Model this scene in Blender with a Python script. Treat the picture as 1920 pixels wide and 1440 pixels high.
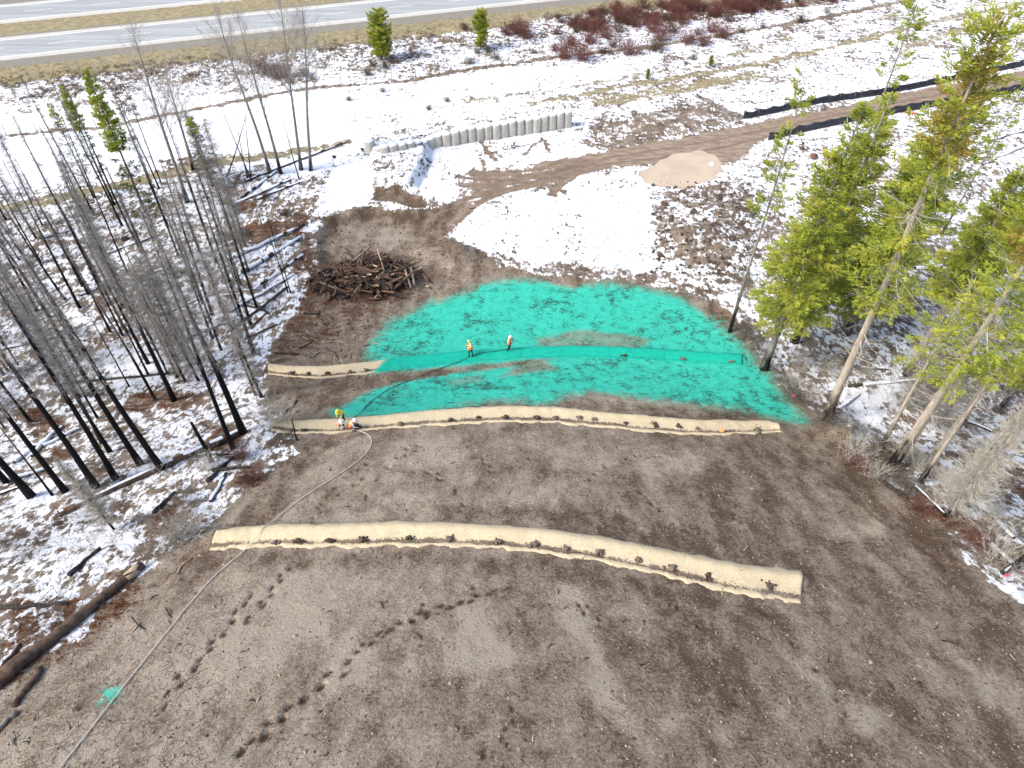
import bpy, math, random
import numpy as np
from mathutils import Vector, Matrix

for o in list(bpy.data.objects):
    bpy.data.objects.remove(o, do_unlink=True)
scene = bpy.context.scene
R = math.radians
RNG = np.random.default_rng(7)
random.seed(11)

# ------------------------------------------------------------------ camera
CAM_Z = 46.0
PITCH = R(45.5)
FPX = 1333.0                      # focal length in pixels of the 1920-wide photograph
cam_data = bpy.data.cameras.new('camera')
cam_data.sensor_width = 36.0
cam_data.lens = 36.0 * FPX / 1920.0
cam_data.clip_start = 0.5
cam_data.clip_end = 5000
cam = bpy.data.objects.new('camera', cam_data)
cam.location = (0, 0, CAM_Z)
cam.rotation_euler = (math.pi / 2 - PITCH, 0, 0)
scene.collection.objects.link(cam)
scene.camera = cam

# ------------------------------------------------------------------ sky, sun, exposure
SUN_EL, SUN_AZ = R(44), R(-112)    # azimuth from +y, negative = to the left
world = bpy.data.worlds.new('World')
scene.world = world
world.use_nodes = True
wn = world.node_tree.nodes
wl = world.node_tree.links
wn.clear()
sky = wn.new('ShaderNodeTexSky')
sky.sky_type = 'NISHITA'
sky.sun_disc = False
sky.sun_elevation = SUN_EL
sky.sun_rotation = SUN_AZ
sky.air_density = 1.0
sky.dust_density = 3.0
sky.ozone_density = 1.0
bg = wn.new('ShaderNodeBackground')
bg.inputs['Strength'].default_value = 0.15
wo = wn.new('ShaderNodeOutputWorld')
wl.new(sky.outputs[0], bg.inputs[0])
wl.new(bg.outputs[0], wo.inputs[0])
sun_d = bpy.data.lights.new('sun', 'SUN')
sun_d.energy = 1.8
sun_d.angle = R(18)
sun_d.color = (1.0, 0.955, 0.89)
sun = bpy.data.objects.new('sun', sun_d)
sdir = Vector((math.sin(SUN_AZ) * math.cos(SUN_EL), math.cos(SUN_AZ) * math.cos(SUN_EL), math.sin(SUN_EL)))
sun.rotation_euler = sdir.to_track_quat('Z', 'Y').to_euler()
sun.location = (0, 0, 120)
scene.collection.objects.link(sun)
scene.view_settings.view_transform = 'Standard'
scene.view_settings.look = 'None'
scene.view_settings.gamma = 1.0
scene.view_settings.use_curve_mapping = False
scene.view_settings.exposure = 0.92
scene.cycles.max_bounces = 4
scene.cycles.diffuse_bounces = 2
scene.cycles.transparent_max_bounces = 6
scene.cycles.caustics_reflective = False
scene.cycles.caustics_refractive = False
scene.cycles.adaptive_threshold = .02

# ------------------------------------------------------------------ helpers: objects
COL = scene.collection

def tag(o, label=None, cat=None, group=None, kind=None):
    if label: o['label'] = label
    if cat: o['category'] = cat
    if group: o['group'] = group
    if kind: o['kind'] = kind
    return o

def empty(name, loc=(0, 0, 0), rz=0.0):
    o = bpy.data.objects.new(name, None)
    o.empty_display_size = 0.3
    o.location = loc
    o.rotation_euler = (0, 0, rz)
    COL.objects.link(o)
    return o

def mesh_arrays(name, V, loops, counts, smooth=True, attrs=None, mats=None, mat_idx=None):
    me = bpy.data.meshes.new(name)
    V = np.asarray(V, np.float32)
    loops = np.asarray(loops, np.int32)
    counts = np.asarray(counts, np.int32)
    me.vertices.add(len(V))
    me.vertices.foreach_set('co', V.ravel())
    me.loops.add(len(loops))
    me.loops.foreach_set('vertex_index', loops)
    me.polygons.add(len(counts))
    starts = np.zeros(len(counts), np.int32)
    starts[1:] = np.cumsum(counts)[:-1]
    me.polygons.foreach_set('loop_start', starts)
    me.polygons.foreach_set('loop_total', counts)
    me.polygons.foreach_set('use_smooth', np.full(len(counts), smooth, bool))
    for m in (mats or []):
        me.materials.append(m)
    if mat_idx is not None:
        me.polygons.foreach_set('material_index', np.asarray(mat_idx, np.int32))
    for k, a in (attrs or {}).items():
        at = me.attributes.new(k, 'FLOAT', 'POINT')
        at.data.foreach_set('value', np.asarray(a, np.float32))
    me.update(calc_edges=True)
    return me

def add(name, me, parent=None, loc=None, rot=None, scale=None):
    o = bpy.data.objects.new(name, me)
    COL.objects.link(o)
    if parent: o.parent = parent
    if loc is not None: o.location = loc
    if rot is not None: o.rotation_euler = rot
    if scale is not None: o.scale = scale
    return o

class MB:
    """collects shapes; build() links them as one mesh"""
    def __init__(s):
        s.V = []; s.L = []; s.C = []; s.n = 0; s.M = []; s.A = []
    def raw(s, V, F, m=0, a=0.0):
        V = np.asarray(V, float).reshape(-1, 3)
        s.V.append(V)
        for f in F:
            s.L.extend(int(i) + s.n for i in f); s.C.append(len(f)); s.M.append(m)
        s.A.append(np.full(len(V), a))
        s.n += len(V)
        return s
    def quads(s, V, Q, m=0, a=None):
        V = np.asarray(V, float).reshape(-1, 3); Q = np.asarray(Q)
        s.V.append(V); s.L.extend((Q + s.n).ravel().tolist()); s.C.extend([Q.shape[1]] * len(Q)); s.M.extend([m] * len(Q))
        s.A.append(np.zeros(len(V)) if a is None else np.asarray(a))
        s.n += len(V)
        return s
    def box(s, c, h, rot=None, m=0, a=0.0):
        v = np.array([[x, y, z] for x in (-1, 1) for y in (-1, 1) for z in (-1, 1)], float) * np.array(h)
        if rot is not None: v = v @ np.array(rot).T
        v = v + np.array(c)
        return s.raw(v, [(0, 1, 3, 2), (4, 6, 7, 5), (0, 4, 5, 1), (2, 3, 7, 6), (0, 2, 6, 4), (1, 5, 7, 3)], m, a)
    def tube(s, pts, rad, sides=6, m=0, cap=True, a=0.0, jit=0.0, rng=RNG):
        P = np.asarray(pts, float); n = len(P)
        rad = np.broadcast_to(np.asarray(rad, float), (n,))
        T = np.gradient(P, axis=0)
        T /= np.linalg.norm(T, axis=1, keepdims=True) + 1e-9
        ref = np.array([0, 0, 1.0]) if abs(T[0][2]) < .9 else np.array([1.0, 0, 0])
        X = np.cross(T, ref); X /= np.linalg.norm(X, axis=1, keepdims=True) + 1e-9
        Y = np.cross(T, X)
        an = np.arange(sides) * 2 * math.pi / sides
        rr = rad[:, None] * (1 + jit * (rng.random((n, sides)) - .5)) if jit else np.repeat(rad[:, None], sides, 1)
        V = P[:, None, :] + rr[..., None] * (np.cos(an)[None, :, None] * X[:, None, :] + np.sin(an)[None, :, None] * Y[:, None, :])
        F = []
        for i in range(n - 1):
            for j in range(sides):
                k = (j + 1) % sides
                F.append((i * sides + j, i * sides + k, (i + 1) * sides + k, (i + 1) * sides + j))
        if cap:
            F.append(tuple(range(sides))[::-1]); F.append(tuple((n - 1) * sides + j for j in range(sides)))
        return s.raw(V.reshape(-1, 3), F, m, a)
    def blob(s, c, r, rng=RNG, m=0, jit=.35, a=0.0, flat=1.0):
        t = (1 + 5 ** .5) / 2
        v = np.array([[-1, t, 0], [1, t, 0], [-1, -t, 0], [1, -t, 0], [0, -1, t], [0, 1, t], [0, -1, -t], [0, 1, -t], [t, 0, -1], [t, 0, 1], [-t, 0, -1], [-t, 0, 1]], float)
        v /= np.linalg.norm(v[0])
        v *= (1 + jit * (rng.random((12, 1)) - .5) * 2) * np.array(r)
        v[:, 2] *= flat
        F = [(0, 11, 5), (0, 5, 1), (0, 1, 7), (0, 7, 10), (0, 10, 11), (1, 5, 9), (5, 11, 4), (11, 10, 2), (10, 7, 6), (7, 1, 8), (3, 9, 4), (3, 4, 2), (3, 2, 6), (3, 6, 8), (3, 8, 9), (4, 9, 5), (2, 4, 11), (6, 2, 10), (8, 6, 7), (9, 8, 1)]
        return s.raw(v + np.array(c), F, m, a)
    def mesh(s, name, mats, smooth=True, attr=None):
        if not isinstance(mats, (list, tuple)): mats = [mats]
        return mesh_arrays(name, np.concatenate(s.V), s.L, s.C, smooth, {attr: np.concatenate(s.A)} if attr else None, mats, s.M)
    def build(s, name, mats, parent=None, smooth=True, attr=None, **k):
        return add(name, s.mesh(name, mats, smooth, attr), parent, **k)

# ------------------------------------------------------------------ helpers: noise
_T = np.random.default_rng(3).random((256, 256))
def vnoise(x, y, seed=0):
    x = np.asarray(x, float) + seed * 17.31; y = np.asarray(y, float) + seed * 9.77
    xi = np.floor(x).astype(int); yi = np.floor(y).astype(int)
    fx = x - xi; fy = y - yi
    fx = fx * fx * (3 - 2 * fx); fy = fy * fy * (3 - 2 * fy)
    a = _T[xi & 255, yi & 255]; b = _T[(xi + 1) & 255, yi & 255]
    c = _T[xi & 255, (yi + 1) & 255]; d = _T[(xi + 1) & 255, (yi + 1) & 255]
    return (a * (1 - fx) + b * fx) * (1 - fy) + (c * (1 - fx) + d * fx) * fy
def fbm(x, y, octs=4, seed=0):
    s = 0; a = .5; t = 0
    for i in range(octs):
        s = s + a * vnoise(np.asarray(x) * 2 ** i, np.asarray(y) * 2 ** i, seed + i * 3); t += a; a *= .5
    return s / t
def sstep(a, b, x):
    t = np.clip((x - a) / (b - a), 0, 1)
    return t * t * (3 - 2 * t)

# ------------------------------------------------------------------ photograph pixel -> ray -> place on the ground
RIGHT = np.array([1.0, 0, 0]); FWD = np.array([0, math.cos(PITCH), -math.sin(PITCH)]); UP = np.array([0, math.sin(PITCH), math.cos(PITCH)])
def ray(px, py):
    d = RIGHT * (px - 960) / FPX + UP * (720 - py) / FPX + FWD
    return d / np.linalg.norm(d)
def on_plane(px, py, z):
    d = ray(px, py)
    t = (z - CAM_Z) / d[2]
    return np.array([0, 0, CAM_Z]) + d * t
def to_px(p):
    q = np.asarray(p, float) - np.array([0, 0, CAM_Z])
    f = q @ FWD
    return np.array([960 + FPX * (q @ RIGHT) / f, 720 - FPX * (q @ UP) / f])

# highway: near edge line of the near carriageway
HW_Z = 0.75
hA = on_plane(0, 112, HW_Z); hB = on_plane(640, 43, HW_Z)
hdir = (hB - hA)[:2]; hdir /= np.linalg.norm(hdir)
hnor = np.array([-hdir[1], hdir[0]])       # points away from the camera
if hnor[1] < 0: hnor = -hnor
def hw_s(x, y):                            # metres beyond the near edge of the highway
    return (np.asarray(x) - hA[0]) * hnor[0] + (np.asarray(y) - hA[1]) * hnor[1]
def hw_pt(t, s, z):
    return np.array([hA[0] + hdir[0] * t + hnor[0] * s, hA[1] + hdir[1] * t + hnor[1] * s, z])

_py = np.array([-200, -60, -20, 0, 9, 23, 35, 42, 46, 49, 53, 57, 61, 66, 90, 400])
_pz = np.array([95, 42, 26, 18.5, 15.0, 9.8, 5.9, 3.3, 1.95, 1.15, .5, .18, .05, 0, 0, 0])
def base0(x, y):
    x = np.asarray(x, float); y = np.asarray(y, float)
    c = .012 * (x + 3) ** 2
    c = 13 * (1 - np.exp(-c / 13))
    z = np.interp(y + c, _py, _pz)
    z = .5 * z + .25 * np.interp(y + c + 1.6, _py, _pz) + .25 * np.interp(y + c - 1.6, _py, _pz)
    s = hw_s(x, y)
    bank = (HW_Z - .08) * sstep(-15, -3.2, s)
    return z + bank

def _solve(px, py, Hf):
    d = ray(px, py)
    t = np.concatenate([np.linspace(15, 90, 260), np.geomspace(90.3, 900, 260)])
    X = d[0] * t; Y = d[1] * t; Z = CAM_Z + d[2] * t
    h = Z - Hf(X, Y)
    i = np.argmax(h < 0)
    if i == 0: i = len(t) - 1
    a, b = t[i - 1], t[i]
    f = h[i - 1] / (h[i - 1] - h[i] + 1e-9)
    tt = a + (b - a) * f
    return np.array([d[0] * tt, d[1] * tt, CAM_Z + d[2] * tt])
def P0(px, py): return _solve(px, py, base0)

def seg_dist(X, Y, pts, closed=False):
    """distance to a polyline, and parameter along it"""
    pts = np.asarray(pts, float)
    D = np.full(X.shape, 1e9)
    n = len(pts)
    for i in range(n if closed else n - 1):
        a = pts[i]; b = pts[(i + 1) % n]
        ab = b[:2] - a[:2]; L2 = ab @ ab + 1e-9
        t = np.clip(((X - a[0]) * ab[0] + (Y - a[1]) * ab[1]) / L2, 0, 1)
        d = np.hypot(X - a[0] - t * ab[0], Y - a[1] - t * ab[1])
        D = np.minimum(D, d)
    return D
def sd_poly(X, Y, pts, margin=6.0):
    """signed distance, positive inside; -margin far outside"""
    pts = np.asarray(pts, float)[:, :2]
    out = np.full(X.shape, -float(margin))
    bb = (X > pts[:, 0].min() - margin) & (X < pts[:, 0].max() + margin) & (Y > pts[:, 1].min() - margin) & (Y < pts[:, 1].max() + margin)
    if not bb.any(): return out
    x = X[bb]; y = Y[bb]
    D = seg_dist(x, y, pts, True)
    ins = np.zeros(x.shape, bool)
    n = len(pts)
    for i in range(n):
        x1, y1 = pts[i]; x2, y2 = pts[(i + 1) % n]
        c = ((y1 > y) != (y2 > y)) & (x < (x2 - x1) * (y - y1) / (y2 - y1 + 1e-12) + x1)
        ins ^= c
    out[bb] = np.where(ins, D, -np.minimum(D, margin))
    return out

# mounds, bench and pit of the work site (world shapes on the ground plane)
def W0(pts): return np.array([P0(*p) for p in pts])
BENCH = W0([(702, 285), (800, 268), (792, 310), (772, 350), (764, 353), (704, 353)])
PITP = W0([(600, 440), (630, 410), (690, 395), (760, 405), (800, 400), (800, 450), (770, 480), (700, 480), (610, 490)])
MOUNDS = [(P0(852, 482), 3.6, 2.6, 1.15), (P0(1300, 452), 6.5, 4.6, 1.3), (P0(1340, 400), 6.0, 3.0, .8), (P0(790, 372), 1.6, 1.0, .5),
          (P0(1590, 815), 2.2, 1.6, 1.1), (P0(1625, 860), 1.6, 1.3, .7), (P0(690, 520), 4.4, 3.0, .55), (P0(1250, 232), 8, 4, .35), (P0(500, 810), 2.2, 1.6, .45)]
# ridges under the three mats
M3F = [(410, 1001), (440, 995), (520, 990), (640, 987), (760, 983), (880, 988), (1000, 995), (1100, 1008), (1200, 1025), (1300, 1045), (1400, 1063), (1502, 1076)]
M3N = [(393, 1033), (440, 1030), (520, 1026), (640, 1028), (760, 1025), (880, 1026), (1000, 1035), (1100, 1050), (1200, 1070), (1300, 1095), (1400, 1118), (1502, 1133)]
M2F = [(516, 796), (560, 792), (640, 789), (720, 783), (800, 774), (880, 767), (960, 764), (1040, 767), (1120, 774), (1200, 782), (1300, 791), (1380, 792), (1440, 793), (1456, 798)]
M2N = [(511, 815), (560, 814), (640, 812), (720, 805), (800, 799), (880, 795), (960, 793), (1040, 794), (1120, 801), (1200, 809), (1300, 817), (1380, 816), (1440, 812), (1466, 811)]
M1F = [(505, 686), (550, 690), (600, 690), (650, 686), (700, 681), (760, 673), (840, 664), (920, 658), (1000, 654), (1080, 652), (1160, 654), (1240, 658), (1320, 664), (1390, 670)]
M1N = [(502, 702), (550, 708), (600, 710), (650, 706), (700, 699), (760, 692), (840, 683), (920, 676), (1000, 672), (1080, 670), (1160, 672), (1240, 676), (1320, 681), (1392, 685)]
def mat_world(F, N):
    return W0(F), W0(N)
MATS = [mat_world(M3F, M3N), mat_world(M2F, M2N), mat_world(M1F, M1N)]
CREST = []
for F, N in MATS:
    CREST.append(F * .80 + N * .20)

def H(x, y):
    x = np.asarray(x, float); y = np.asarray(y, float)
    z = base0(x, y)
    z = z + .16 * (fbm(x * .16, y * .16, 3, 2) - .5) * sstep(1.0, 5.0, -hw_s(x, y) - 2)
    sb = sd_poly(x, y, BENCH, 4.0)
    z = z + 1.35 * sstep(-1.0, .1, sb + .35 * (fbm(x * 1.1, y * 1.1, 2, 9) - .5))
    sp = sd_poly(x, y, PITP, 4.0)
    z = z - .7 * sstep(-.9, .9, sp)
    for c, rx, ry, h in MOUNDS:
        q = ((x - c[0]) / rx) ** 2 + ((y - c[1]) / ry) ** 2
        k = q < 4.5
        if np.any(k):
            z = z + h * np.exp(-q * 1.6) * (.75 + .5 * fbm(x * .9, y * .9, 3, 5))
    for (c, hh, w) in zip(CREST, (.36, .36, .30), (.55, .55, .55)):
        near = (np.abs(x - c[:, 0].mean()) < 24) & (y > c[:, 1].min() - 3) & (y < c[:, 1].max() + 3)
        if np.any(near):
            dd = np.full(x.shape, 9.0)
            dd[near] = seg_dist(x[near], y[near], c)
            z = z + hh * np.exp(-(dd / w) ** 2)
    return z
def Hs(x, y): return float(H(np.array([x], float), np.array([y], float))[0])
def P(px, py): return _solve(px, py, H)
def W(pts): return np.array([P(*p) for p in pts])
# ------------------------------------------------------------------ materials
class NT:
    def __init__(s, name, rough=.85, spec=.2):
        s.m = bpy.data.materials.new(name); s.m.use_nodes = True
        s.t = s.m.node_tree; s.n = s.t.nodes; s.n.clear()
        s.out = s.n.new('ShaderNodeOutputMaterial'); s.b = s.n.new('ShaderNodeBsdfPrincipled')
        s.t.links.new(s.b.outputs[0], s.out.inputs[0])
        s.b.inputs['Roughness'].default_value = rough
        s.b.inputs['Specular IOR Level'].default_value = spec
        s._geo = None
    def link(s, a, b): s.t.links.new(a, b)
    def val(s, sock, v):
        if isinstance(v, bpy.types.NodeSocket): s.link(v, sock)
        else: sock.default_value = v
    def pos(s):
        if s._geo is None: s._geo = s.n.new('ShaderNodeNewGeometry')
        return s._geo.outputs['Position']
    def objco(s):
        return s.n.new('ShaderNodeTexCoord').outputs['Object']
    def mapping(s, v, scale=(1, 1, 1), rot=(0, 0, 0)):
        k = s.n.new('ShaderNodeMapping'); s.link(v, k.inputs[0]); k.inputs['Scale'].default_value = scale; k.inputs['Rotation'].default_value = rot
        return k.outputs[0]
    def noise(s, scale, detail=4, rough=.55, vec=None, dist=0):
        k = s.n.new('ShaderNodeTexNoise'); k.inputs['Scale'].default_value = scale; k.inputs['Detail'].default_value = detail
        k.inputs['Roughness'].default_value = rough; k.inputs['Distortion'].default_value = dist
        s.link(vec if vec is not None else s.pos(), k.inputs['Vector'])
        return k.outputs[0]
    def attr(s, name):
        k = s.n.new('ShaderNodeAttribute'); k.attribute_name = name
        return k.outputs['Fac']
    def math(s, op, a, b=0.0, c=None, clamp=False):
        k = s.n.new('ShaderNodeMath'); k.operation = op; k.use_clamp = clamp
        s.val(k.inputs[0], a); s.val(k.inputs[1], b)
        if c is not None: s.val(k.inputs[2], c)
        return k.outputs[0]
    def ramp(s, v, lo, hi, smooth=True):
        k = s.n.new('ShaderNodeMapRange'); k.interpolation_type = 'SMOOTHSTEP' if smooth else 'LINEAR'
        s.val(k.inputs[0], v); s.val(k.inputs[1], lo); s.val(k.inputs[2], hi)
        return k.outputs[0]
    def mix(s, f, a, b):
        k = s.n.new('ShaderNodeMix'); k.data_type = 'RGBA'
        s.val(k.inputs['Factor'], f)
        for sock, v in ((k.inputs[6], a), (k.inputs[7], b)):
            if isinstance(v, tuple): v = (*v[:3], 1)
            s.val(sock, v)
        return k.outputs[2]
    def color(s, c):
        if isinstance(c, tuple): s.b.inputs['Base Color'].default_value = (*c[:3], 1)
        else: s.link(c, s.b.inputs['Base Color'])
        return s
    def bump(s, h, strength=.5, dist=.05):
        k = s.n.new('ShaderNodeBump'); k.inputs['Strength'].default_value = strength; k.inputs['Distance'].default_value = dist
        s.link(h, k.inputs['Height']); s.link(k.outputs[0], s.b.inputs['Normal'])
        return s
    def rnd(s):
        return s.n.new('ShaderNodeObjectInfo').outputs['Random']

def plain(name, c1, c2, scale=8, rough=.85, bump=.3, bd=.02, spec=.2, obj=True):
    t = NT(name, rough, spec)
    v = t.objco() if obj else t.pos()
    n = t.noise(scale, 5, .6, v)
    t.color(t.mix(t.ramp(n, .3, .7), c1, c2))
    if bump: t.bump(n, bump, bd)
    return t.m

SNOW_C = (.86, .88, .92)
TEAL_C = (.052, .52, .385)

def ground_material():
    t = NT('ground_surface', .92, .12)
    p = t.pos()
    big = t.noise(.22, 5, .6)
    mid = t.noise(1.1, 6, .62)
    fine = t.noise(5.5, 6, .65)
    vf = t.noise(22, 2, .6)
    str1 = t.noise(.9, 5, .6, t.mapping(p, (1, .28, 1), (0, 0, R(-24))))
    str2 = t.noise(2.2, 5, .65, t.mapping(p, (.35, 1, 1), (0, 0, R(18))))
    # bare soil: dark moist crumb against pale dried crust
    def w(n, f): return t.math('MULTIPLY', t.math('SUBTRACT', n, .5), f)
    patch = t.noise(.55, 4, .55, t.mapping(p, (1, .55, 1), (0, 0, R(-15))), .6)
    k = t.math('ADD', w(big, .5), w(mid, 1.0))
    k = t.math('ADD', k, w(patch, 1.3))
    k = t.math('ADD', k, w(fine, 1.5))
    sx = t.n.new('ShaderNodeSeparateXYZ'); t.link(p, sx.inputs[0])
    str3 = t.noise(.8, 5, .62, t.mapping(p, (1, .20, 1), (0, 0, R(34))))
    strk = t.n.new('ShaderNodeMix'); t.link(t.ramp(sx.outputs[0], 0.0, 9.0), strk.inputs[0]); t.link(str1, strk.inputs[2]); t.link(str3, strk.inputs[3])
    k = t.math('ADD', k, w(strk.outputs[0], 1.1))
    k = t.math('ADD', k, w(vf, 1.1))
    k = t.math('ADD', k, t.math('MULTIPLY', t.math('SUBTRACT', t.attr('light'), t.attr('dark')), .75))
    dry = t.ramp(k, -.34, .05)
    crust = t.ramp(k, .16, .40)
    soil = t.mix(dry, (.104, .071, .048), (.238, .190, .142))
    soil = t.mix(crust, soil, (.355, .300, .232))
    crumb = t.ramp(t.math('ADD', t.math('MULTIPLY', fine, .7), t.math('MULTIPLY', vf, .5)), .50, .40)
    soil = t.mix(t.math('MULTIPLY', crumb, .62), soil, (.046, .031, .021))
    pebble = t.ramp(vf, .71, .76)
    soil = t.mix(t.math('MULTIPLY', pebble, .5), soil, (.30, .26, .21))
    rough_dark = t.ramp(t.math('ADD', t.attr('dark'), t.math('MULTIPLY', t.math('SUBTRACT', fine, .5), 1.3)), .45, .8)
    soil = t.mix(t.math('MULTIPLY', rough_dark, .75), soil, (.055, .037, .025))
    # tan wet mud of the haul track
    mudn = t.noise(1.2, 5, .65, t.mapping(p, (.55, 1.3, 1), (0, 0, R(-12))))
    mud = t.mix(t.ramp(mudn, .3, .7), (.20, .148, .105), (.37, .29, .22))
    mud = t.mix(t.math('MULTIPLY', t.attr('dark'), 1.4, clamp=True), mud, (.15, .108, .076))
    mf = t.ramp(t.math('ADD', t.attr('mud'), t.math('MULTIPLY', t.math('SUBTRACT', mid, .5), .5)), .40, .60)
    col = t.mix(mf, soil, mud)
    # reddish litter
    lit = t.mix(t.ramp(fine, .35, .65), (.050, .020, .012), (.17, .075, .035))
    lf = t.ramp(t.math('ADD', t.attr('litter'), t.math('MULTIPLY', t.math('SUBTRACT', str2, .5), 1.2)), .45, .75)
    col = t.mix(lf, col, lit)
    # dry grass and gravel verge
    gr = t.mix(t.ramp(t.math('ADD', t.math('MULTIPLY', mid, .5), t.math('MULTIPLY', fine, .5)), .36, .62), (.19, .165, .098), (.37, .31, .185))
    gf = t.ramp(t.math('ADD', t.attr('grass'), t.math('MULTIPLY', t.math('SUBTRACT', fine, .5), .9)), .38, .62)
    col = t.mix(gf, col, gr)
    gv = t.mix(t.ramp(fine, .3, .7), (.19, .175, .145), (.30, .275, .23))
    vf2 = t.ramp(t.math('ADD', t.attr('gravel'), t.math('MULTIPLY', t.math('SUBTRACT', mid, .5), .5)), .4, .6)
    col = t.mix(vf2, col, gv)
    # snow lying in the lee of tufts and stalks
    tuft = t.noise(3.2, 6, .68, t.mapping(p, (1, .45, 1), (0, 0, R(32))))
    sn = t.math('ADD', t.math('MULTIPLY', tuft, .62), t.math('MULTIPLY', mid, .62))
    sn = t.math('ADD', sn, t.math('MULTIPLY', big, .40))
    sn = t.math('ADD', sn, t.math('MULTIPLY', vf, .14))
    sf = t.math('ADD', t.attr('snow'), t.math('MULTIPLY', t.math('SUBTRACT', sn, .885), 2.8))
    sf = t.ramp(sf, .44, .60)
    sf = t.math('MULTIPLY', sf, t.ramp(t.attr('snow'), .02, .12))
    col = t.mix(sf, col, SNOW_C)
    # turquoise hydroseed mulch: misses the far side of the clods
    spk = t.noise(4.6, 5, .72, t.mapping(p, (.6, 1.4, 1), (0, 0, R(12))))
    spk2 = t.noise(12.0, 4, .75)
    hole = t.math('ADD', t.math('MULTIPLY', spk, .6), t.math('MULTIPLY', spk2, .4))
    cover = t.math('ADD', t.attr('teal'), t.math('MULTIPLY', t.math('SUBTRACT', hole, .5), 2.2))
    tf = t.ramp(cover, .10, .80)
    miss = t.ramp(t.math('ADD', hole, t.math('ADD', t.math('MULTIPLY', t.math('SUBTRACT', mid, .5), .45), t.math('MULTIPLY', t.math('SUBTRACT', big, .5), .35))), .425, .46)
    teal = t.mix(t.ramp(t.math('ADD', mid, t.math('MULTIPLY', fine, .5)), .5, 1.0), (.034, .44, .32), TEAL_C)
    teal = t.mix(t.math('MULTIPLY', t.math('SUBTRACT', 1.0, miss), .85), teal, (.030, .085, .062))
    col = t.mix(t.math('MULTIPLY', tf, t.ramp(t.attr('teal'), .02, .2)), col, teal)
    t.color(col)
    t.bump(t.noise(6.5, 5, .70), .9, .13)
    return t.m

M = {}
M['ground'] = ground_material()

def mat_fabric():
    t = NT('straw_mat', .9, .1)
    n = t.noise(9, 5, .6); n2 = t.noise(2.3, 4, .6); n3 = t.noise(40, 2)
    c = t.mix(t.ramp(n, .3, .75), (.50, .405, .255), (.64, .54, .37))
    c = t.mix(t.math('MULTIPLY', t.ramp(n3, .55, .8), .35), c, (.40, .32, .2))
    dirt = t.ramp(t.math('ADD', t.attr('dirt'), t.math('MULTIPLY', t.math('SUBTRACT', t.math('ADD', t.math('MULTIPLY', n, .6), t.math('MULTIPLY', n2, .4)), .5), 2.6)), .50, .72)
    c = t.mix(t.math('MULTIPLY', dirt, .85), c, (.085, .065, .048))
    tl = t.ramp(t.math('ADD', t.attr('teal'), t.math('MULTIPLY', t.math('SUBTRACT', n, .5), .8)), .35, .65)
    c = t.mix(tl, c, t.mix(t.ramp(n, .3, .6), (.010, .28, .20), (.013, .42, .30)))
    t.color(c); t.bump(n, .6, .05)
    return t.m
M['mat'] = mat_fabric()

def trunk_mat(name, char_h, char_jit, low, hi1, hi2, rough=.9):
    t = NT(name, rough, .1)
    oc = t.objco()
    sep = t.n.new('ShaderNodeSeparateXYZ'); t.link(oc, sep.inputs[0])
    n = t.noise(1.4, 5, .65, t.mapping(oc, (2.5, 2.5, .6)))
    n2 = t.noise(7, 4, .6, t.mapping(oc, (2, 2, .35)))
    lim = t.math('ADD', char_h, t.math('MULTIPLY', t.rnd(), char_jit))
    z = t.math('SUBTRACT', sep.outputs[2], lim)
    f = t.ramp(t.math('ADD', t.math('MULTIPLY', z, .16), t.math('MULTIPLY', t.math('SUBTRACT', n, .5), 1.6)), -.25, .35)
    c = t.mix(f, low, t.mix(t.ramp(n2, .3, .7), hi1, hi2))
    t.color(c); t.bump(n2, .5, .03)
    return t.m
M['burnt'] = trunk_mat('burnt_bark', 5.0, 11.0, (.014, .012, .012), (.085, .076, .068), (.22, .20, .178))
M['burnt_lo'] = trunk_mat('scorched_bark', .6, 2.2, (.017, .015, .014), (.32, .27, .21), (.50, .44, .36))
M['greybark'] = trunk_mat('grey_bark', .8, 2.0, (.025, .022, .020), (.17, .155, .14), (.34, .31, .275))
M['pinebark'] = trunk_mat('pine_bark', 6.0, 6.0, (.016, .014, .013), (.07, .055, .045), (.14, .115, .09))
M['twig'] = plain('dead_twig', (.20, .185, .165), (.36, .335, .30), 3, .9, 0)
M['twig_dark'] = plain('dark_twig', (.10, .088, .078), (.21, .19, .165), 3, .9, 0)
M['twig_pale'] = plain('pale_twig', (.36, .33, .275), (.52, .48, .40), 3, .9, 0)
M['poplar'] = plain('poplar_bark', (.27, .245, .205), (.46, .42, .36), 3, .9, 0)

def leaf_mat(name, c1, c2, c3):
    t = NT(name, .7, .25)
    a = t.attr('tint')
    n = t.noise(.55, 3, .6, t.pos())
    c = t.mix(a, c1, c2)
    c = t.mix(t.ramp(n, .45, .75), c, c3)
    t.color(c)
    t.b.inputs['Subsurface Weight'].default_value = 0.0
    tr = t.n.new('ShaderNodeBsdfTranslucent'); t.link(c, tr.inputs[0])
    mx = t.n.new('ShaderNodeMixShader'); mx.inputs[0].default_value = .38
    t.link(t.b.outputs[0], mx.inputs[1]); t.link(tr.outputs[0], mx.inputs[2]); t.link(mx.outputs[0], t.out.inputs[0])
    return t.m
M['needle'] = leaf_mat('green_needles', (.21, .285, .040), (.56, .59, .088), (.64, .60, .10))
M['needle_y'] = leaf_mat('yellowing_needles', (.30, .29, .050), (.52, .39, .10), (.50, .33, .10))
M['needle_d'] = leaf_mat('dark_needles', (.06, .11, .035), (.17, .21, .055), (.20, .22, .055))
M['needle_red'] = leaf_mat('rust_needles', (.16, .060, .030), (.32, .15, .085), (.25, .12, .06))
M['needle_grey'] = leaf_mat('grey_needles', (.12, .12, .095), (.26, .25, .19), (.18, .18, .13))
M['shrub_red'] = leaf_mat('red_stems', (.17, .070, .058), (.33, .145, .115), (.29, .15, .10))
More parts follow.
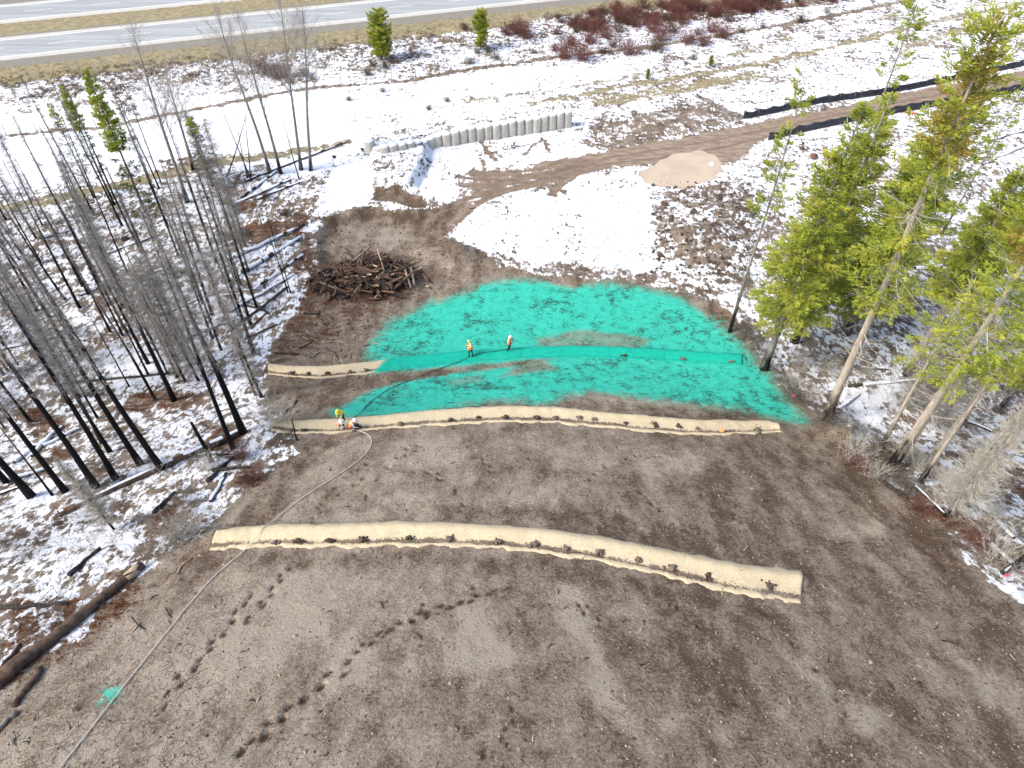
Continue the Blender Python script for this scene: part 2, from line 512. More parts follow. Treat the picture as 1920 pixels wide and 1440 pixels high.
M['shrub_brown'] = leaf_mat('brown_stems', (.10, .070, .050), (.24, .17, .12), (.20, .13, .08))
M['dry_grass'] = leaf_mat('dry_grass', (.16, .13, .07), (.40, .32, .18), (.28, .20, .10))
M['fern'] = leaf_mat('rust_fern', (.14, .048, .016), (.30, .12, .035), (.20, .07, .03))
M['tuft'] = leaf_mat('grey_tuft', (.055, .046, .038), (.16, .135, .108), (.11, .09, .07))

M['charlog'] = plain('charred_log', (.012, .011, .011), (.065, .055, .048), 4, .8, .5, .03, obj=False)
M['brownlog'] = plain('brown_log', (.060, .038, .026), (.15, .10, .072), 3, .85, .5, .03, obj=False)
M['greylog'] = plain('weathered_log', (.15, .125, .10), (.30, .26, .21), 3, .85, .4, .02, obj=False)
M['freshwood'] = plain('fresh_wood', (.34, .25, .16), (.52, .42, .30), 5, .8, .2, .01, obj=False)
M['rustwood'] = plain('rusty_wood', (.085, .045, .030), (.21, .125, .080), 4, .85, .3, .02, obj=False)
M['snow'] = plain('snow_cap', (.82, .85, .90), (.88, .90, .93), 5, .7, .4, .04, .3, obj=False)
M['soilclod'] = plain('soil_clod', (.050, .036, .027), (.125, .098, .075), 7, .95, .5, .03, .1, obj=False)
M['paleclod'] = plain('pale_clod', (.12, .095, .075), (.22, .18, .145), 7, .95, .5, .03, .1, obj=False)
M['stone'] = plain('stone', (.22, .20, .175), (.40, .36, .30), 6, .85, .4, .03, obj=False)
M['geotex'] = plain('geotextile', (.45, .42, .36), (.56, .53, .46), 2.2, .9, .35, .02, .1, obj=False)
M['geodirt'] = plain('wet_geotextile', (.10, .075, .055), (.20, .16, .12), 2.2, .9, .3, .02, .1, obj=False)
def silt_mat():
    t = NT('silt_cloth', .55, .35)
    n = t.noise(2.0, 4, .6); n2 = t.noise(14, 3)
    t.color(t.mix(t.ramp(n, .3, .75), (.010, .012, .018), (.050, .058, .075))); t.bump(n, .8, .06)
    return t.m
M['silt'] = silt_mat()
M['stake'] = plain('stake_wood', (.28, .22, .15), (.42, .34, .24), 6, .85, 0)
M['post'] = plain('fence_post', (.16, .135, .115), (.28, .25, .22), 6, .85, 0)
M['wire'] = plain('fence_wire', (.20, .18, .17), (.28, .26, .24), 6, .6, 0)
def asphalt_mat():
    t = NT('asphalt', .75, .3)
    w = t.noise(.9, 4, .6, t.mapping(t.pos(), (.06, 1, 1), (0, 0, -math.atan2(hdir[1], hdir[0])))); n = t.noise(30, 3)
    c = t.mix(t.ramp(w, .35, .65), (.30, .315, .315), (.39, .40, .395))
    t.color(t.mix(t.math('MULTIPLY', t.ramp(n, .4, .7), .2), c, (.20, .20, .20))); t.bump(n, .3, .01)
    return t.m
M['asphalt'] = asphalt_mat()
M['shoulder'] = plain('paved_shoulder', (.44, .43, .385), (.54, .52, .46), 1.5, .85, .2, .01, obj=False)
M['paint'] = plain('road_paint', (.70, .70, .67), (.80, .80, .78), 6, .6, 0, obj=False)
def puddle_mat():
    t = NT('muddy_water', .08, .5)
    n = t.noise(.35, 3, .5)
    t.color(t.mix(t.ramp(n, .35, .65), (.54, .425, .305), (.47, .37, .265)))
    t.bump(t.noise(3, 2), .03, .01)
    return t.m
M['puddle'] = puddle_mat()
M['hose_w'] = plain('white_hose', (.60, .57, .51), (.70, .66, .60), 5, .5, 0)
M['hose_d'] = plain('dark_hose', (.030, .035, .030), (.07, .075, .065), 5, .5, 0)
M['skin'] = plain('skin', (.52, .32, .23), (.58, .37, .27), 6, .6, 0)
M['black_cloth'] = plain('black_cloth', (.012, .012, .015), (.030, .030, .034), 9, .85, .2, .01)
M['boot'] = plain('boot_leather', (.030, .022, .016), (.06, .045, .03), 9, .7, 0)
M['grey_cloth'] = plain('grey_cloth', (.13, .12, .11), (.22, .2, .18), 9, .85, .2, .01)
M['white_cloth'] = plain('white_cloth', (.62, .60, .56), (.72, .70, .66), 9, .85, .2, .01)
M['orange'] = plain('orange_vest', (.85, .13, .03), (.92, .20, .06), 9, .7, 0)
M['yellow'] = plain('yellow_vest', (.72, .70, .05), (.82, .78, .12), 9, .7, 0)
M['stripe'] = plain('reflective_stripe', (.78, .76, .30), (.86, .84, .45), 9, .4, 0)
M['helmet_w'] = plain('white_helmet', (.82, .82, .82), (.86, .86, .86), 5, .35, 0, spec=.5)
M['helmet_y'] = plain('yellow_helmet', (.80, .62, .05), (.85, .68, .08), 5, .35, 0, spec=.5)
M['metal'] = plain('nozzle_metal', (.25, .25, .26), (.4, .4, .4), 5, .4, 0)
M['hair'] = plain('dark_features', (.02, .015, .012), (.03, .02, .015), 5, .8, 0)
M['pink'] = plain('flagging_tape', (.80, .06, .16), (.85, .10, .20), 5, .6, 0)
M['redtape'] = plain('red_tape', (.75, .05, .02), (.85, .09, .04), 5, .6, 0)
M['orangebag'] = plain('orange_bag', (.72, .26, .10), (.80, .36, .18), 8, .7, .4, .02)
M['flag_black'] = plain('black_flag', (.010, .012, .020), (.025, .028, .04), 5, .6, 0)
# ------------------------------------------------------------------ ground sheet
ys = [-90, -60, -40, -28, -20, -14, -9, -5, -2, 1, 3.5, 5.5]
y = 6.5
while y < 58: ys.append(y); y += .125
while y < 170: ys.append(y); y += .125 + (y - 58) * .0048
for v in (178, 190, 206, 228, 260, 310, 380, 500, 700, 1000): ys.append(v)
ys = np.array(ys)
NU = 660
u = np.concatenate([[-30, -12, -6, -3.5, -2.2, -1.6, -1.3, -1.12], np.linspace(-1.03, 1.03, NU), [1.12, 1.3, 1.6, 2.2, 3.5, 6, 12, 30]])
depth = np.maximum(ys, 4) * math.cos(PITCH) + (CAM_Z - np.interp(ys, _py, np.minimum(_pz, 18))) * math.sin(PITCH)
wid = np.clip(.735 * depth + 1.5, 10, 260)
GX = u[None, :] * wid[:, None]
GY = np.repeat(ys[:, None], len(u), 1)
nr, nc = GX.shape
X = GX.ravel(); Y = GY.ravel()
near = (np.abs(X) < 400) & (Y < 400) & (Y > -90)
A = {k: np.zeros(len(X)) for k in ('snow', 'teal', 'mud', 'grass', 'gravel', 'litter', 'dark', 'light')}
DZ = np.zeros(len(X))

nA = fbm(X * .5, Y * .5, 4, 1) - .5
nB = fbm(X * 1.6, Y * 1.6, 4, 4) - .5
def paint(k, px, val, soft=.8, amp=1.2, world=None):
    pts = W(px) if world is None else world
    s = sd_poly(X, Y, pts, 8.0)
    m = sstep(-soft, soft, s + amp * (nA * 1.6 + nB)) * (s > -7.9)
    A[k] = A[k] * (1 - m) + val * m
    return m
def paint_line(k, px, val, w, soft=.3, amp=.3, world=None, dz=0):
    pts = W(px) if world is None else world
    bb = (X > pts[:, 0].min() - 4) & (X < pts[:, 0].max() + 4) & (Y > pts[:, 1].min() - 4) & (Y < pts[:, 1].max() + 4)
    d = np.full(len(X), 99.0)
    d[bb] = seg_dist(X[bb], Y[bb], pts)
    m = 1 - sstep(w - soft, w + soft, d + amp * (nA + nB))
    A[k] = A[k] * (1 - m) + val * m
    if dz: DZ[:] += dz * m
    return m

# --- snow cover and what shows through it
A['snow'][:] = .58 + .45 * nA
S = hw_s(X, Y)
LEFTF = [(-300, 420), (0, 395), (200, 350), (420, 310), (520, 330), (590, 350), (620, 330), (620, 400), (590, 470), (540, 560), (500, 650), (500, 740), (560, 830), (430, 950), (250, 1080), (0, 1260), (-300, 1400)]
paint('snow', LEFTF, .49, 1.2, 2.0)
RIGHTF = [(1380, 640), (1390, 520), (1430, 400), (1500, 330), (1640, 280), (1800, 260), (2000, 240), (2200, 300), (2300, 1500), (1920, 1140), (1770, 990), (1640, 890), (1560, 810), (1480, 750)]
paint('snow', RIGHTF, .47, 1.2, 2.0)
paint('snow', [(-200, 230), (300, 190), (640, 150), (700, 180), (690, 270), (600, 330), (520, 315), (420, 300), (200, 340), (-200, 385)], .93, 1.0, 1.0)
paint('snow', [(640, 170), (900, 130), (1100, 120), (1220, 120), (1000, 190), (880, 220), (700, 250), (640, 250)], .78, 1.0, 1.0)
paint('snow', [(620, 320), (690, 290), (700, 360), (690, 390), (600, 400)], .95, .8, .6)
paint('snow', [(690, 275), (830, 250), (810, 330), (800, 380), (760, 350), (700, 350)], .62, .5, .5)
paint('snow', [(815, 265), (1060, 240), (1130, 265), (1100, 300), (900, 330), (840, 385), (800, 372)], .76, .5, .6)
paint('snow', [(840, 440), (900, 395), (1040, 345), (1090, 325), (1200, 330), (1225, 380), (1215, 440), (1260, 500), (1330, 540), (1100, 520), (940, 495), (880, 460)], .86, .5, .5)
paint('snow', [(1300, 180), (1700, 110), (1920, 90), (2100, 80), (2100, 120), (1900, 135), (1400, 222)], .66, 1, 1.5)
paint('snow', [(1400, 265), (1560, 232), (1700, 205), (1560, 330), (1420, 420), (1380, 330)], .60, .8, 1.5)
paint('snow', [(1640, 240), (1920, 190), (2100, 180), (2100, 420), (1780, 420), (1700, 330)], .58, 1, 1)
paint('snow', [(0, 880), (180, 960), (330, 900), (260, 1010), (100, 1110), (0, 1120)], .62, 1, 1.5)
paint('snow', [(200, 640), (330, 650), (320, 720), (230, 740), (180, 690)], .66, 1, 1)
paint('snow', [(1560, 730), (1700, 720), (1640, 830), (1580, 810)], .62, .8, 1)
# rough bank between wire fence and highway
mb = sstep(-16.5, -15, S + 1.2 * nA) * (1 - sstep(-9, -7.4, S + 2.0 * nA))
far_right = sstep(10, 45, X)
A['snow'] = A['snow'] * (1 - mb) + mb * (.48 - .15 * far_right + .5 * nA)
# dry grass verge and gravel edge
ga = 1 - .55 * sstep(0, 40, X)
mg = sstep(-9.6 - .8, -8.2, S + 2.4 * nA + 2.6 * far_right * (1 - sstep(60, 90, X)) - 1.5 * sstep(-10, 10, X))
A['snow'] *= 1 - mg
A['grass'] = np.maximum(A['grass'], mg * (.95 + .3 * nA))
A['gravel'] = np.maximum(A['gravel'], sstep(-5.0, -2.4, S + 1.6 * nA) * (1 - sstep(11.5, 12.4, S)) * .85)
A['gravel'] = np.maximum(A['gravel'], sstep(22, 23, S) * (1 - sstep(33, 34, S)) * .8)
FENCE = [(-60, 262), (100, 246), (200, 238), (300, 217), (380, 202), (450, 189), (545, 170), (600, 163), (700, 157), (760, 152), (860, 133), (950, 121), (1050, 106), (1150, 96), (1250, 83), (1330, 70), (1420, 55), (1520, 38), (1620, 17), (1720, -2), (1900, -34)]
# thawed line under the fence
m = paint_line('snow', FENCE, .12, .55, .35, .9)
A['litter'] = np.maximum(A['litter'], m * .40)
paint('litter', [(1060, 100), (1250, 78), (1500, 35), (1500, -5), (1400, -5), (1200, 15), (1090, 40), (1060, 70)], .62, 1.0, 1.5)
paint('litter', [(1140, 120), (1250, 100), (1330, 85), (1330, 96), (1200, 118)], .45, .6, 1)
# grassy tracks across the field
for L, w, v in (([(-60, 398), (60, 382), (200, 352), (330, 322), (430, 300), (560, 285), (650, 268)], .95, .22), ([(1000, 195), (1150, 165), (1290, 142), (1420, 120), (1600, 78), (1750, 40), (1920, 8)], .75, .26),
                ([(880, 190), (1000, 173), (1150, 150), (1290, 128), (1400, 95), (1560, 52), (1700, 25)], .5, .40), ([(820, 200), (960, 185), (1100, 158)], .3, .5), ([(1130, 188), (1210, 178), (1290, 165), (1420, 140)], 1.6, .30), ([(1700, 85), (1790, 62), (1850, 52)], 1.0, .30)):
    m = paint_line('snow', L, v, w, .45, 1.3)
    A['grass'] = np.maximum(A['grass'], m * .8)
# brown patches in the field
paint('snow', [(1110, 240), (1250, 205), (1330, 190), (1390, 215), (1400, 232), (1280, 252), (1150, 285), (1100, 275)], .30, 1, 1.6)
paint('snow', [(1235, 365), (1330, 350), (1400, 355), (1420, 400), (1395, 480), (1350, 508), (1280, 490), (1235, 430)], .40, .7, 1.5)
paint('snow', [(1255, 430), (1330, 420), (1390, 465), (1350, 503), (1270, 480)], .20, .6, 1.2)
paint('litter', [(1235, 365), (1400, 355), (1395, 480), (1350, 508), (1240, 440)], .30, .7, 1.5)
paint('snow', [(1060, 345), (1180, 330), (1200, 350), (1120, 360)], .66, .6, 1)
m = paint('mud', [(2100, 100), (1920, 134), (1800, 155), (1700, 175), (1560, 205), (1450, 222), (1400, 235), (1280, 257), (1120, 287), (1010, 305), (900, 328), (880, 345), (855, 380), (825, 400), (840, 430), (890, 388), (950, 358), (1030, 345), (1090, 325), (1130, 312), (1210, 308), (1350, 310), (1390, 300), (1400, 280), (1440, 258), (1500, 244), (1640, 218), (1760, 197), (1920, 168), (2100, 138)], 1.0, .45, .5)
A['snow'] *= 1 - m * .97
paint('snow', [(860, 318), (1010, 308), (1060, 318), (1050, 345), (960, 352), (900, 375), (860, 385), (845, 350)], .50, .6, 1.2)
# ruts of the turning machines
rr = np.random.default_rng(21)
RUTS = []
for i in range(16):
    y0 = 318 + i * 4.2 + rr.uniform(-4, 4); x0 = rr.uniform(855, 900)
    x1 = rr.uniform(1060, 1130); y1 = 300 + rr.uniform(-4, 22)
    mid = ((x0 + x1) / 2, (y0 + y1) / 2 + rr.uniform(0, 16))
    RUTS.append([(x0, min(y0, 378)), ((x0 + mid[0]) / 2, (min(y0, 372) + mid[1]) / 2 + 3), mid, ((x1 + mid[0]) / 2, (y1 + mid[1]) / 2 + 2), (x1, y1)])
RUTS += [[(1030, 366), (1046, 345), (1075, 325), (1130, 308)], [(1038, 366), (1056, 345), (1085, 327), (1140, 312)], [(1060, 363), (1040, 340), (1020, 325)], [(1043, 368), (1030, 350), (1010, 330)], [(830, 440), (860, 415), (900, 380), (960, 350)], [(815, 425), (850, 395), (900, 355)],
         [(985, 290), (1000, 270), (1020, 262), (1030, 285)], [(900, 262), (915, 285), (930, 300)], [(920, 345), (910, 320), (905, 300)], [(940, 340), (935, 318)]]
for L in RUTS:
    wpt = W(L)
    tt = np.linspace(0, 1, 16)
    q = np.stack([np.interp(tt, np.linspace(0, 1, len(wpt)), wpt[:, k]) for k in range(3)], 1)
    m = paint_line('mud', None, .95, .26, .18, .15, world=q, dz=-.06)
    A['snow'] *= 1 - .8 * m
    A['dark'] = np.maximum(A['dark'], .35 * m)
for k in range(5):        # wheel lines along the haul track
    L = [(1920, 140 + k * 6.5), (1700, 182 + k * 7), (1560, 210 + k * 6.5), (1430, 238 + k * 7), (1280, 265 + k * 9), (1130, 292 + k * 5)]
    m = paint_line('mud', L, 1.0, .16, .12, .1, dz=-.05)
    A['dark'] = np.maximum(A['dark'], .5 * m * (k % 2))

# --- bare soil of the reshaped slope
SOIL_PX = [(-300, 1500), (-60, 1340), (60, 1255), (150, 1200), (200, 1140), (290, 1062), (350, 1015), (420, 965), (450, 930), (505, 890), (560, 850), (545, 822), (520, 800), (530, 775), (500, 742), (500, 690), (508, 650), (530, 610), (566, 585), (575, 545), (600, 490), (592, 440), (612, 408), (640, 396), (690, 388), (730, 396), (770, 392), (800, 398), (830, 385), (860, 378), (875, 385), (850, 410), (832, 440), (850, 452), (895, 468), (935, 500), (1000, 508), (1100, 522), (1200, 530), (1270, 540), (1340, 556), (1372, 600), (1400, 640), (1440, 690), (1490, 745), (1545, 785), (1600, 830), (1625, 880), (1690, 925), (1765, 990), (1810, 1050), (1860, 1095), (1930, 1150), (2300, 1420), (2300, 1800), (-300, 1800)]
SOILW = W(SOIL_PX)
mS = paint('snow', None, 0.0, .45, .55, SOILW)
SOILM = mS
A['grass'] *= 1 - mS; A['mud'] *= 1 - .75 * mS
lt = sd_poly(X, Y, SOILW, 8)
# thaw fringe above the seeded patch
paint('snow', [(900, 470), (1000, 488), (1100, 494), (1260, 512), (1350, 545), (1350, 575), (1200, 545), (1000, 522)], .40, .9, 1.6)
m = paint('snow', [(900, 480), (960, 512), (1080, 520), (1250, 543), (1350, 570), (1400, 660), (1350, 640), (1200, 560), (900, 540)], 0.0, .5, .9)
paint('snow', [(702, 354), (765, 353), (802, 386), (775, 390), (740, 378), (700, 374)], 0.0, .25, .3)
paint('dark', [(702, 354), (765, 353), (802, 386), (775, 390), (740, 378), (700, 374)], .35, .25, .3)
# rims of litter along the forest edges
paint('litter', [(560, 560), (640, 590), (660, 640), (560, 670), (505, 690), (500, 640), (530, 610)], .56, .8, 1.5)
paint('litter', [(560, 545), (610, 490), (700, 470), (775, 490), (780, 555), (700, 590), (640, 620), (560, 600)], .52, .8, 1.5)
paint('litter', [(240, 1130), (330, 1050), (430, 960), (470, 930), (440, 990), (350, 1060), (260, 1150), (120, 1270), (20, 1330), (0, 1260), (120, 1210)], .42, .6, 1.5)
paint('litter', [(0, 1130), (60, 1110), (170, 1130), (240, 1060), (300, 1080), (200, 1180), (60, 1260), (0, 1270)], .60, .6, 1.2)
for q in ([(240, 740), (320, 735), (390, 740), (380, 765), (290, 775), (230, 765)], [(40, 770), (110, 780), (140, 810), (60, 820)], [(80, 840), (120, 830), (130, 860), (85, 870)], [(400, 440), (560, 400), (590, 410), (540, 440), (430, 470)], [(560, 430), (590, 440), (590, 500), (540, 520)],
          [(380, 795), (470, 800), (460, 830), (390, 850)], [(440, 890), (490, 880), (480, 910), (430, 920)], [(250, 985), (340, 940), (360, 970), (290, 1020)], [(300, 300), (430, 290), (420, 305), (310, 318)], [(430, 380), (470, 375), (500, 385), (440, 395)], [(1300, 560), (1360, 580), (1365, 620), (1320, 600)],
          [(1600, 850), (1660, 870), (1650, 900), (1600, 880)], [(1690, 900), (1790, 960), (1840, 1010), (1800, 1010), (1710, 950)], [(1800, 980), (1920, 1040), (1920, 1090), (1850, 1060)], [(1830, 700), (1920, 680), (1920, 740), (1840, 730)], [(1640, 800), (1700, 840), (1680, 880), (1640, 860)], [(1860, 900), (1920, 880), (1920, 930)], [(1730, 690), (1820, 700), (1790, 740), (1720, 720)]):
    m = paint('litter', q, .62, .5, 1.3)
    A['snow'] = A['snow'] * (1 - .55 * m)
# pale dried crust and moist patches on the slope
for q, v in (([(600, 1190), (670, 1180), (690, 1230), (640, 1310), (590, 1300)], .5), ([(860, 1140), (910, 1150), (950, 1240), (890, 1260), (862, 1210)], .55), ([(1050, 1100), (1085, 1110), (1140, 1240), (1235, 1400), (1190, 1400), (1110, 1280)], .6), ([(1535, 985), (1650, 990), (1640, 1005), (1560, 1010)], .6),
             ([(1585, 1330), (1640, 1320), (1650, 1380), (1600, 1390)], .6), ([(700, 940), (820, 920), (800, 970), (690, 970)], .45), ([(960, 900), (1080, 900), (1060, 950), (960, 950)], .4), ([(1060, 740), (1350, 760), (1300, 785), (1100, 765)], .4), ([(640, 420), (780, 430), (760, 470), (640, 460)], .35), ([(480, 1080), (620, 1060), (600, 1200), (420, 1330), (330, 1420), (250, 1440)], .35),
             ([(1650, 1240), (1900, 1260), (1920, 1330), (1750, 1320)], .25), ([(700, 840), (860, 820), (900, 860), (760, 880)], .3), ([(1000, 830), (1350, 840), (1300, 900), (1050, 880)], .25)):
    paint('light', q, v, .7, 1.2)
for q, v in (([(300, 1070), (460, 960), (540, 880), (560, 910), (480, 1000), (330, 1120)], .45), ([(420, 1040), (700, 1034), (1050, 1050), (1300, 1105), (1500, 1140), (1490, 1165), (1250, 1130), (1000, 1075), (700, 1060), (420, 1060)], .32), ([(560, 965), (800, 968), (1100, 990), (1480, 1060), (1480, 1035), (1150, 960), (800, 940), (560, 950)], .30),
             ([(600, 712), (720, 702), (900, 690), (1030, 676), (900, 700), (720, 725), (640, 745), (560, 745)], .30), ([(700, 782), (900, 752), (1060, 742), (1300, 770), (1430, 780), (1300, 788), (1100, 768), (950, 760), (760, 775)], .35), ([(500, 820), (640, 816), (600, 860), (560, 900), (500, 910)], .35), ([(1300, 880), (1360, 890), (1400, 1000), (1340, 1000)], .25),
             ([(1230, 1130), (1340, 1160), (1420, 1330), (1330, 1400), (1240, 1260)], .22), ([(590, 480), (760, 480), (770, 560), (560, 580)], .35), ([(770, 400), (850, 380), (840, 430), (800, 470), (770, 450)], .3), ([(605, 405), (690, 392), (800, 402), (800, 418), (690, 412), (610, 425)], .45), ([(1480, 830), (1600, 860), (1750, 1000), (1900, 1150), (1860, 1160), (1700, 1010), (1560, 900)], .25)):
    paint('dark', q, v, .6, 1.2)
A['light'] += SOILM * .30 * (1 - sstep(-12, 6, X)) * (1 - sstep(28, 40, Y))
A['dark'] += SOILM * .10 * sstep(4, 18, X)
# --- turquoise hydroseed
TU = [(688, 690), (710, 645), (745, 605), (820, 570), (900, 545), (960, 531), (1020, 533), (1070, 545), (1130, 538), (1200, 548), (1270, 565), (1330, 598), (1372, 640), (1400, 668), (1400, 692), (1200, 690), (1040, 674), (900, 684), (760, 697), (700, 699)]
TL = [(635, 768), (700, 725), (760, 712), (850, 694), (940, 686), (1040, 672), (1200, 672), (1390, 665), (1440, 708), (1495, 784), (1440, 774), (1370, 757), (1290, 749), (1200, 739), (1100, 728), (1060, 734), (1010, 748), (940, 743), (880, 750), (800, 765), (700, 778), (650, 780)]
for q in (TU, TL):
    s = sd_poly(X, Y, W(q), 6)
    A['teal'] = np.maximum(A['teal'], sstep(-2.3, 1.5, s + 1.4 * nA + .9 * nB))
for q, v in (([(1000, 634), (1080, 618), (1150, 624), (1215, 638), (1200, 652), (1090, 652), (1010, 648)], .36), ([(560, 735), (640, 712), (700, 703), (800, 695), (900, 687), (1010, 678), (940, 688), (850, 699), (760, 714), (700, 728), (640, 758), (590, 765)], .08), ([(960, 690), (1020, 676), (1040, 690), (940, 706)], .25), ([(840, 712), (900, 700), (900, 715), (840, 728)], .45)):
    s = sd_poly(X, Y, W(q), 6); m = sstep(-.9, .5, s + 1.2 * nA)
    A['teal'] = A['teal'] * (1 - m) + v * m
A['teal'] = np.maximum(A['teal'], .62 * sstep(-.3, .35, sd_poly(X, Y, W([(196, 1292), (225, 1285), (232, 1300), (214, 1318), (190, 1326), (178, 1322), (200, 1308)]), 3) + .7 * nB))
A['teal'] *= (lt > -1.0)

# --- boot prints and scrapes pressed into the soil
def prints(px, step=.52, size=.16, deep=.10, spread=.22, skip=.15):
    q = W(px); d = np.concatenate([[0], np.cumsum(np.linalg.norm(np.diff(q, axis=0), axis=1))])
    k = int(d[-1] / step)
    for i in range(k):
        if rr.random() < skip: continue
        t = (i + .5) / k * d[-1]
        c = np.array([np.interp(t, d, q[:, j]) for j in range(2)])
        j = np.searchsorted(d, t) - 1; j = min(max(j, 0), len(q) - 2)
        tg = q[j + 1, :2] - q[j, :2]; tg /= np.linalg.norm(tg) + 1e-9
        nm = np.array([-tg[1], tg[0]])
        c = c + nm * spread * (.5 if i % 2 else -.5) + rr.normal(0, .11, 2)
        bb = (np.abs(X - c[0]) < 1.2) & (np.abs(Y - c[1]) < 1.2)
        dx = X[bb] - c[0]; dy = Y[bb] - c[1]
        a = (dx * tg[0] + dy * tg[1]) / (size * 1.7 * rr.uniform(.8, 1.4)); b = (dx * nm[0] + dy * nm[1]) / (size * rr.uniform(.8, 1.3))
        m = np.exp(-(a * a + b * b) ** 1.5) * np.clip(.55 + 1.8 * (nB[bb] + .25), 0, 1)
        DZ[bb] -= deep * m
        A['dark'][bb] = np.maximum(A['dark'][bb], m * (1.05 if size > .12 else .8))
        A['teal'][bb] *= 1 - .5 * m
PRINTS = [[(440, 1425), (500, 1365), (560, 1322), (620, 1268), (668, 1238)], [(660, 1232), (720, 1185), (800, 1145), (870, 1125), (960, 1098)], [(455, 1175), (500, 1120), (545, 1060)], [(300, 1330), (350, 1262), (400, 1205), (440, 1160), (470, 1115)], [(590, 955), (650, 920), (700, 890), (780, 880), (840, 900), (872, 945)],
          [(850, 800), (878, 838), (910, 868), (935, 905)], [(905, 1430), (935, 1385), (960, 1350), (975, 1305)], [(985, 850), (1005, 890), (1018, 915)], [(1290, 690), (1322, 720), (1335, 752)], [(560, 1000), (640, 905), (700, 860), (800, 830)], [(700, 905), (760, 850), (800, 835)], [(1100, 900), (1180, 860), (1270, 850)], [(1200, 920), (1260, 980), (1330, 1010)],
          [(780, 1180), (830, 1130), (900, 1105)], [(1080, 1120), (1120, 1170), (1160, 1180)], [(1270, 1130), (1320, 1200), (1390, 1330)], [(930, 570), (935, 610), (930, 640)], [(760, 720), (820, 700), (900, 720), (960, 735)], [(720, 760), (800, 735), (860, 745)], [(900, 610), (880, 640)], [(1340, 890), (1370, 960), (1400, 1010)], [(1650, 1260), (1720, 1330), (1790, 1400)], [(1480, 1200), (1560, 1290), (1600, 1380)]]
for i, q in enumerate(PRINTS): prints(q, skip=(.12 if i < 4 else .45), size=(.13 if i < 4 else .10), deep=(.10 if i < 4 else .06))
for q in ([(1060, 418), (1078, 440), (1065, 465), (1057, 480)], [(1100, 415), (1088, 440), (1080, 470)], [(935, 375), (938, 420), (930, 470)], [(950, 380), (948, 430), (935, 480)], [(1065, 415), (1045, 440)], [(970, 440), (955, 490)], [(1010, 460), (1016, 482)], [(1240, 420), (1250, 470)]):
    n0 = A['dark'].copy(); prints(q, .55, .10, .04, .15, .1)
    A['snow'] *= 1 - .75 * np.clip((A['dark'] - n0) * 1.4, 0, 1)

# heights: relief of clods, tufts and drifts
Z = H(X, Y)
soilw = np.clip(SOILM, 0, 1)
relief = (fbm(X * 1.9, Y * 1.9, 3, 11) - .5) * .13 + (fbm(X * .7, Y * .7, 2, 13) - .5) * .14
clod = np.abs(fbm(X * 2.6, Y * 2.6, 3, 23) - .5)
rough_soil = .30 + .9 * np.clip(A['dark'] * 1.6, 0, 1)
Z = Z + near * (soilw * (relief * rough_soil * 1.5 - clod * .20 * rough_soil) + (1 - soilw) * (1 - np.clip(A['mud'] + A['gravel'], 0, 1)) * relief * .9)
forest = np.maximum(sstep(-1, 1, sd_poly(X, Y, W(LEFTF), 8)), sstep(-1, 1, sd_poly(X, Y, W(RIGHTF), 8)))
Z = Z + forest * (1 - soilw) * (fbm(X * .45, Y * .45, 3, 31) - .5) * .5
hwm = sstep(-3.0, -1.2, S) * (1 - sstep(34, 36, S))
Z = Z * 1.0 + DZ * near
Z = np.where(hwm > 0, Z * (1 - hwm) + hwm * np.minimum(Z, HW_Z - .10), Z)
Z = Z - 40 * sstep(220, 900, np.abs(X)) * 0

PU = [(1200, 325), (1230, 308), (1275, 286), (1310, 284), (1345, 296), (1352, 318), (1338, 335), (1310, 343), (1275, 352), (1240, 348), (1215, 340)]
pw = W(PU); zc = float(np.mean(pw[:, 2])) + .0
sdp = sd_poly(X, Y, pw, 6)
near_p = sstep(-3.5, -.6, sdp)
zp = zc - .17 * sstep(-.6, .6, sdp + 1.2 * nA) + .05 + .05 * nB
Z = Z * (1 - near_p) + np.where(sdp > -.9, zp, np.maximum(Z, zc + .05)) * near_p
GRID = np.stack([X, Y, Z], 1).astype(np.float32)
idx = np.arange(nr * nc).reshape(nr, nc)
Q = np.stack([idx[:-1, :-1], idx[:-1, 1:], idx[1:, 1:], idx[1:, :-1]], -1).reshape(-1, 4)
fn = np.cross(GRID[Q[:, 1]] - GRID[Q[:, 0]], GRID[Q[:, 3]] - GRID[Q[:, 0]])
VN = np.zeros_like(GRID)
for k in range(4): np.add.at(VN, Q[:, k], fn)
VN /= np.linalg.norm(VN, axis=1, keepdims=True) + 1e-9
fa = {k: v[Q].mean(1) for k, v in A.items()}
zone = np.zeros(len(Q), int)                                   # 0 snow field
zone[forest[Q].mean(1) > .5] = 5
zone[fa['grass'] + fa['gravel'] > .55] = 4
zone[fa['mud'] > .5] = 3
zone[soilw[Q].mean(1) > .5] = 1
zone[(fa['teal'] > .45) & (soilw[Q].mean(1) > .5)] = 2
for zi, (nm, lb, ct) in enumerate((('snow_field', 'open field under patchy snow beyond the slope', 'snow'), ('bare_soil_slope', 'reshaped slope of bare brown soil with boot prints', 'soil'), ('hydroseeded_soil', 'bright turquoise mulch sprayed over the lower slope', 'hydroseed'),
                                  ('dirt_track', 'tan muddy haul track with ruts crossing the snow', 'track'), ('grass_verge', 'dry yellow grass and gravel beside the highway', 'grass'), ('forest_floor', 'snowy forest floor with brown litter', 'forest floor'))):
    sel = Q[zone == zi]
    used, inv = np.unique(sel, return_inverse=True)
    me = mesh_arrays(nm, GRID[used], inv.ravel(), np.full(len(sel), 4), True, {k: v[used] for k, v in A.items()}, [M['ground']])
    me.normals_split_custom_set_from_vertices(VN[used].tolist())
    tag(add(nm, me), lb, ct, kind='structure')

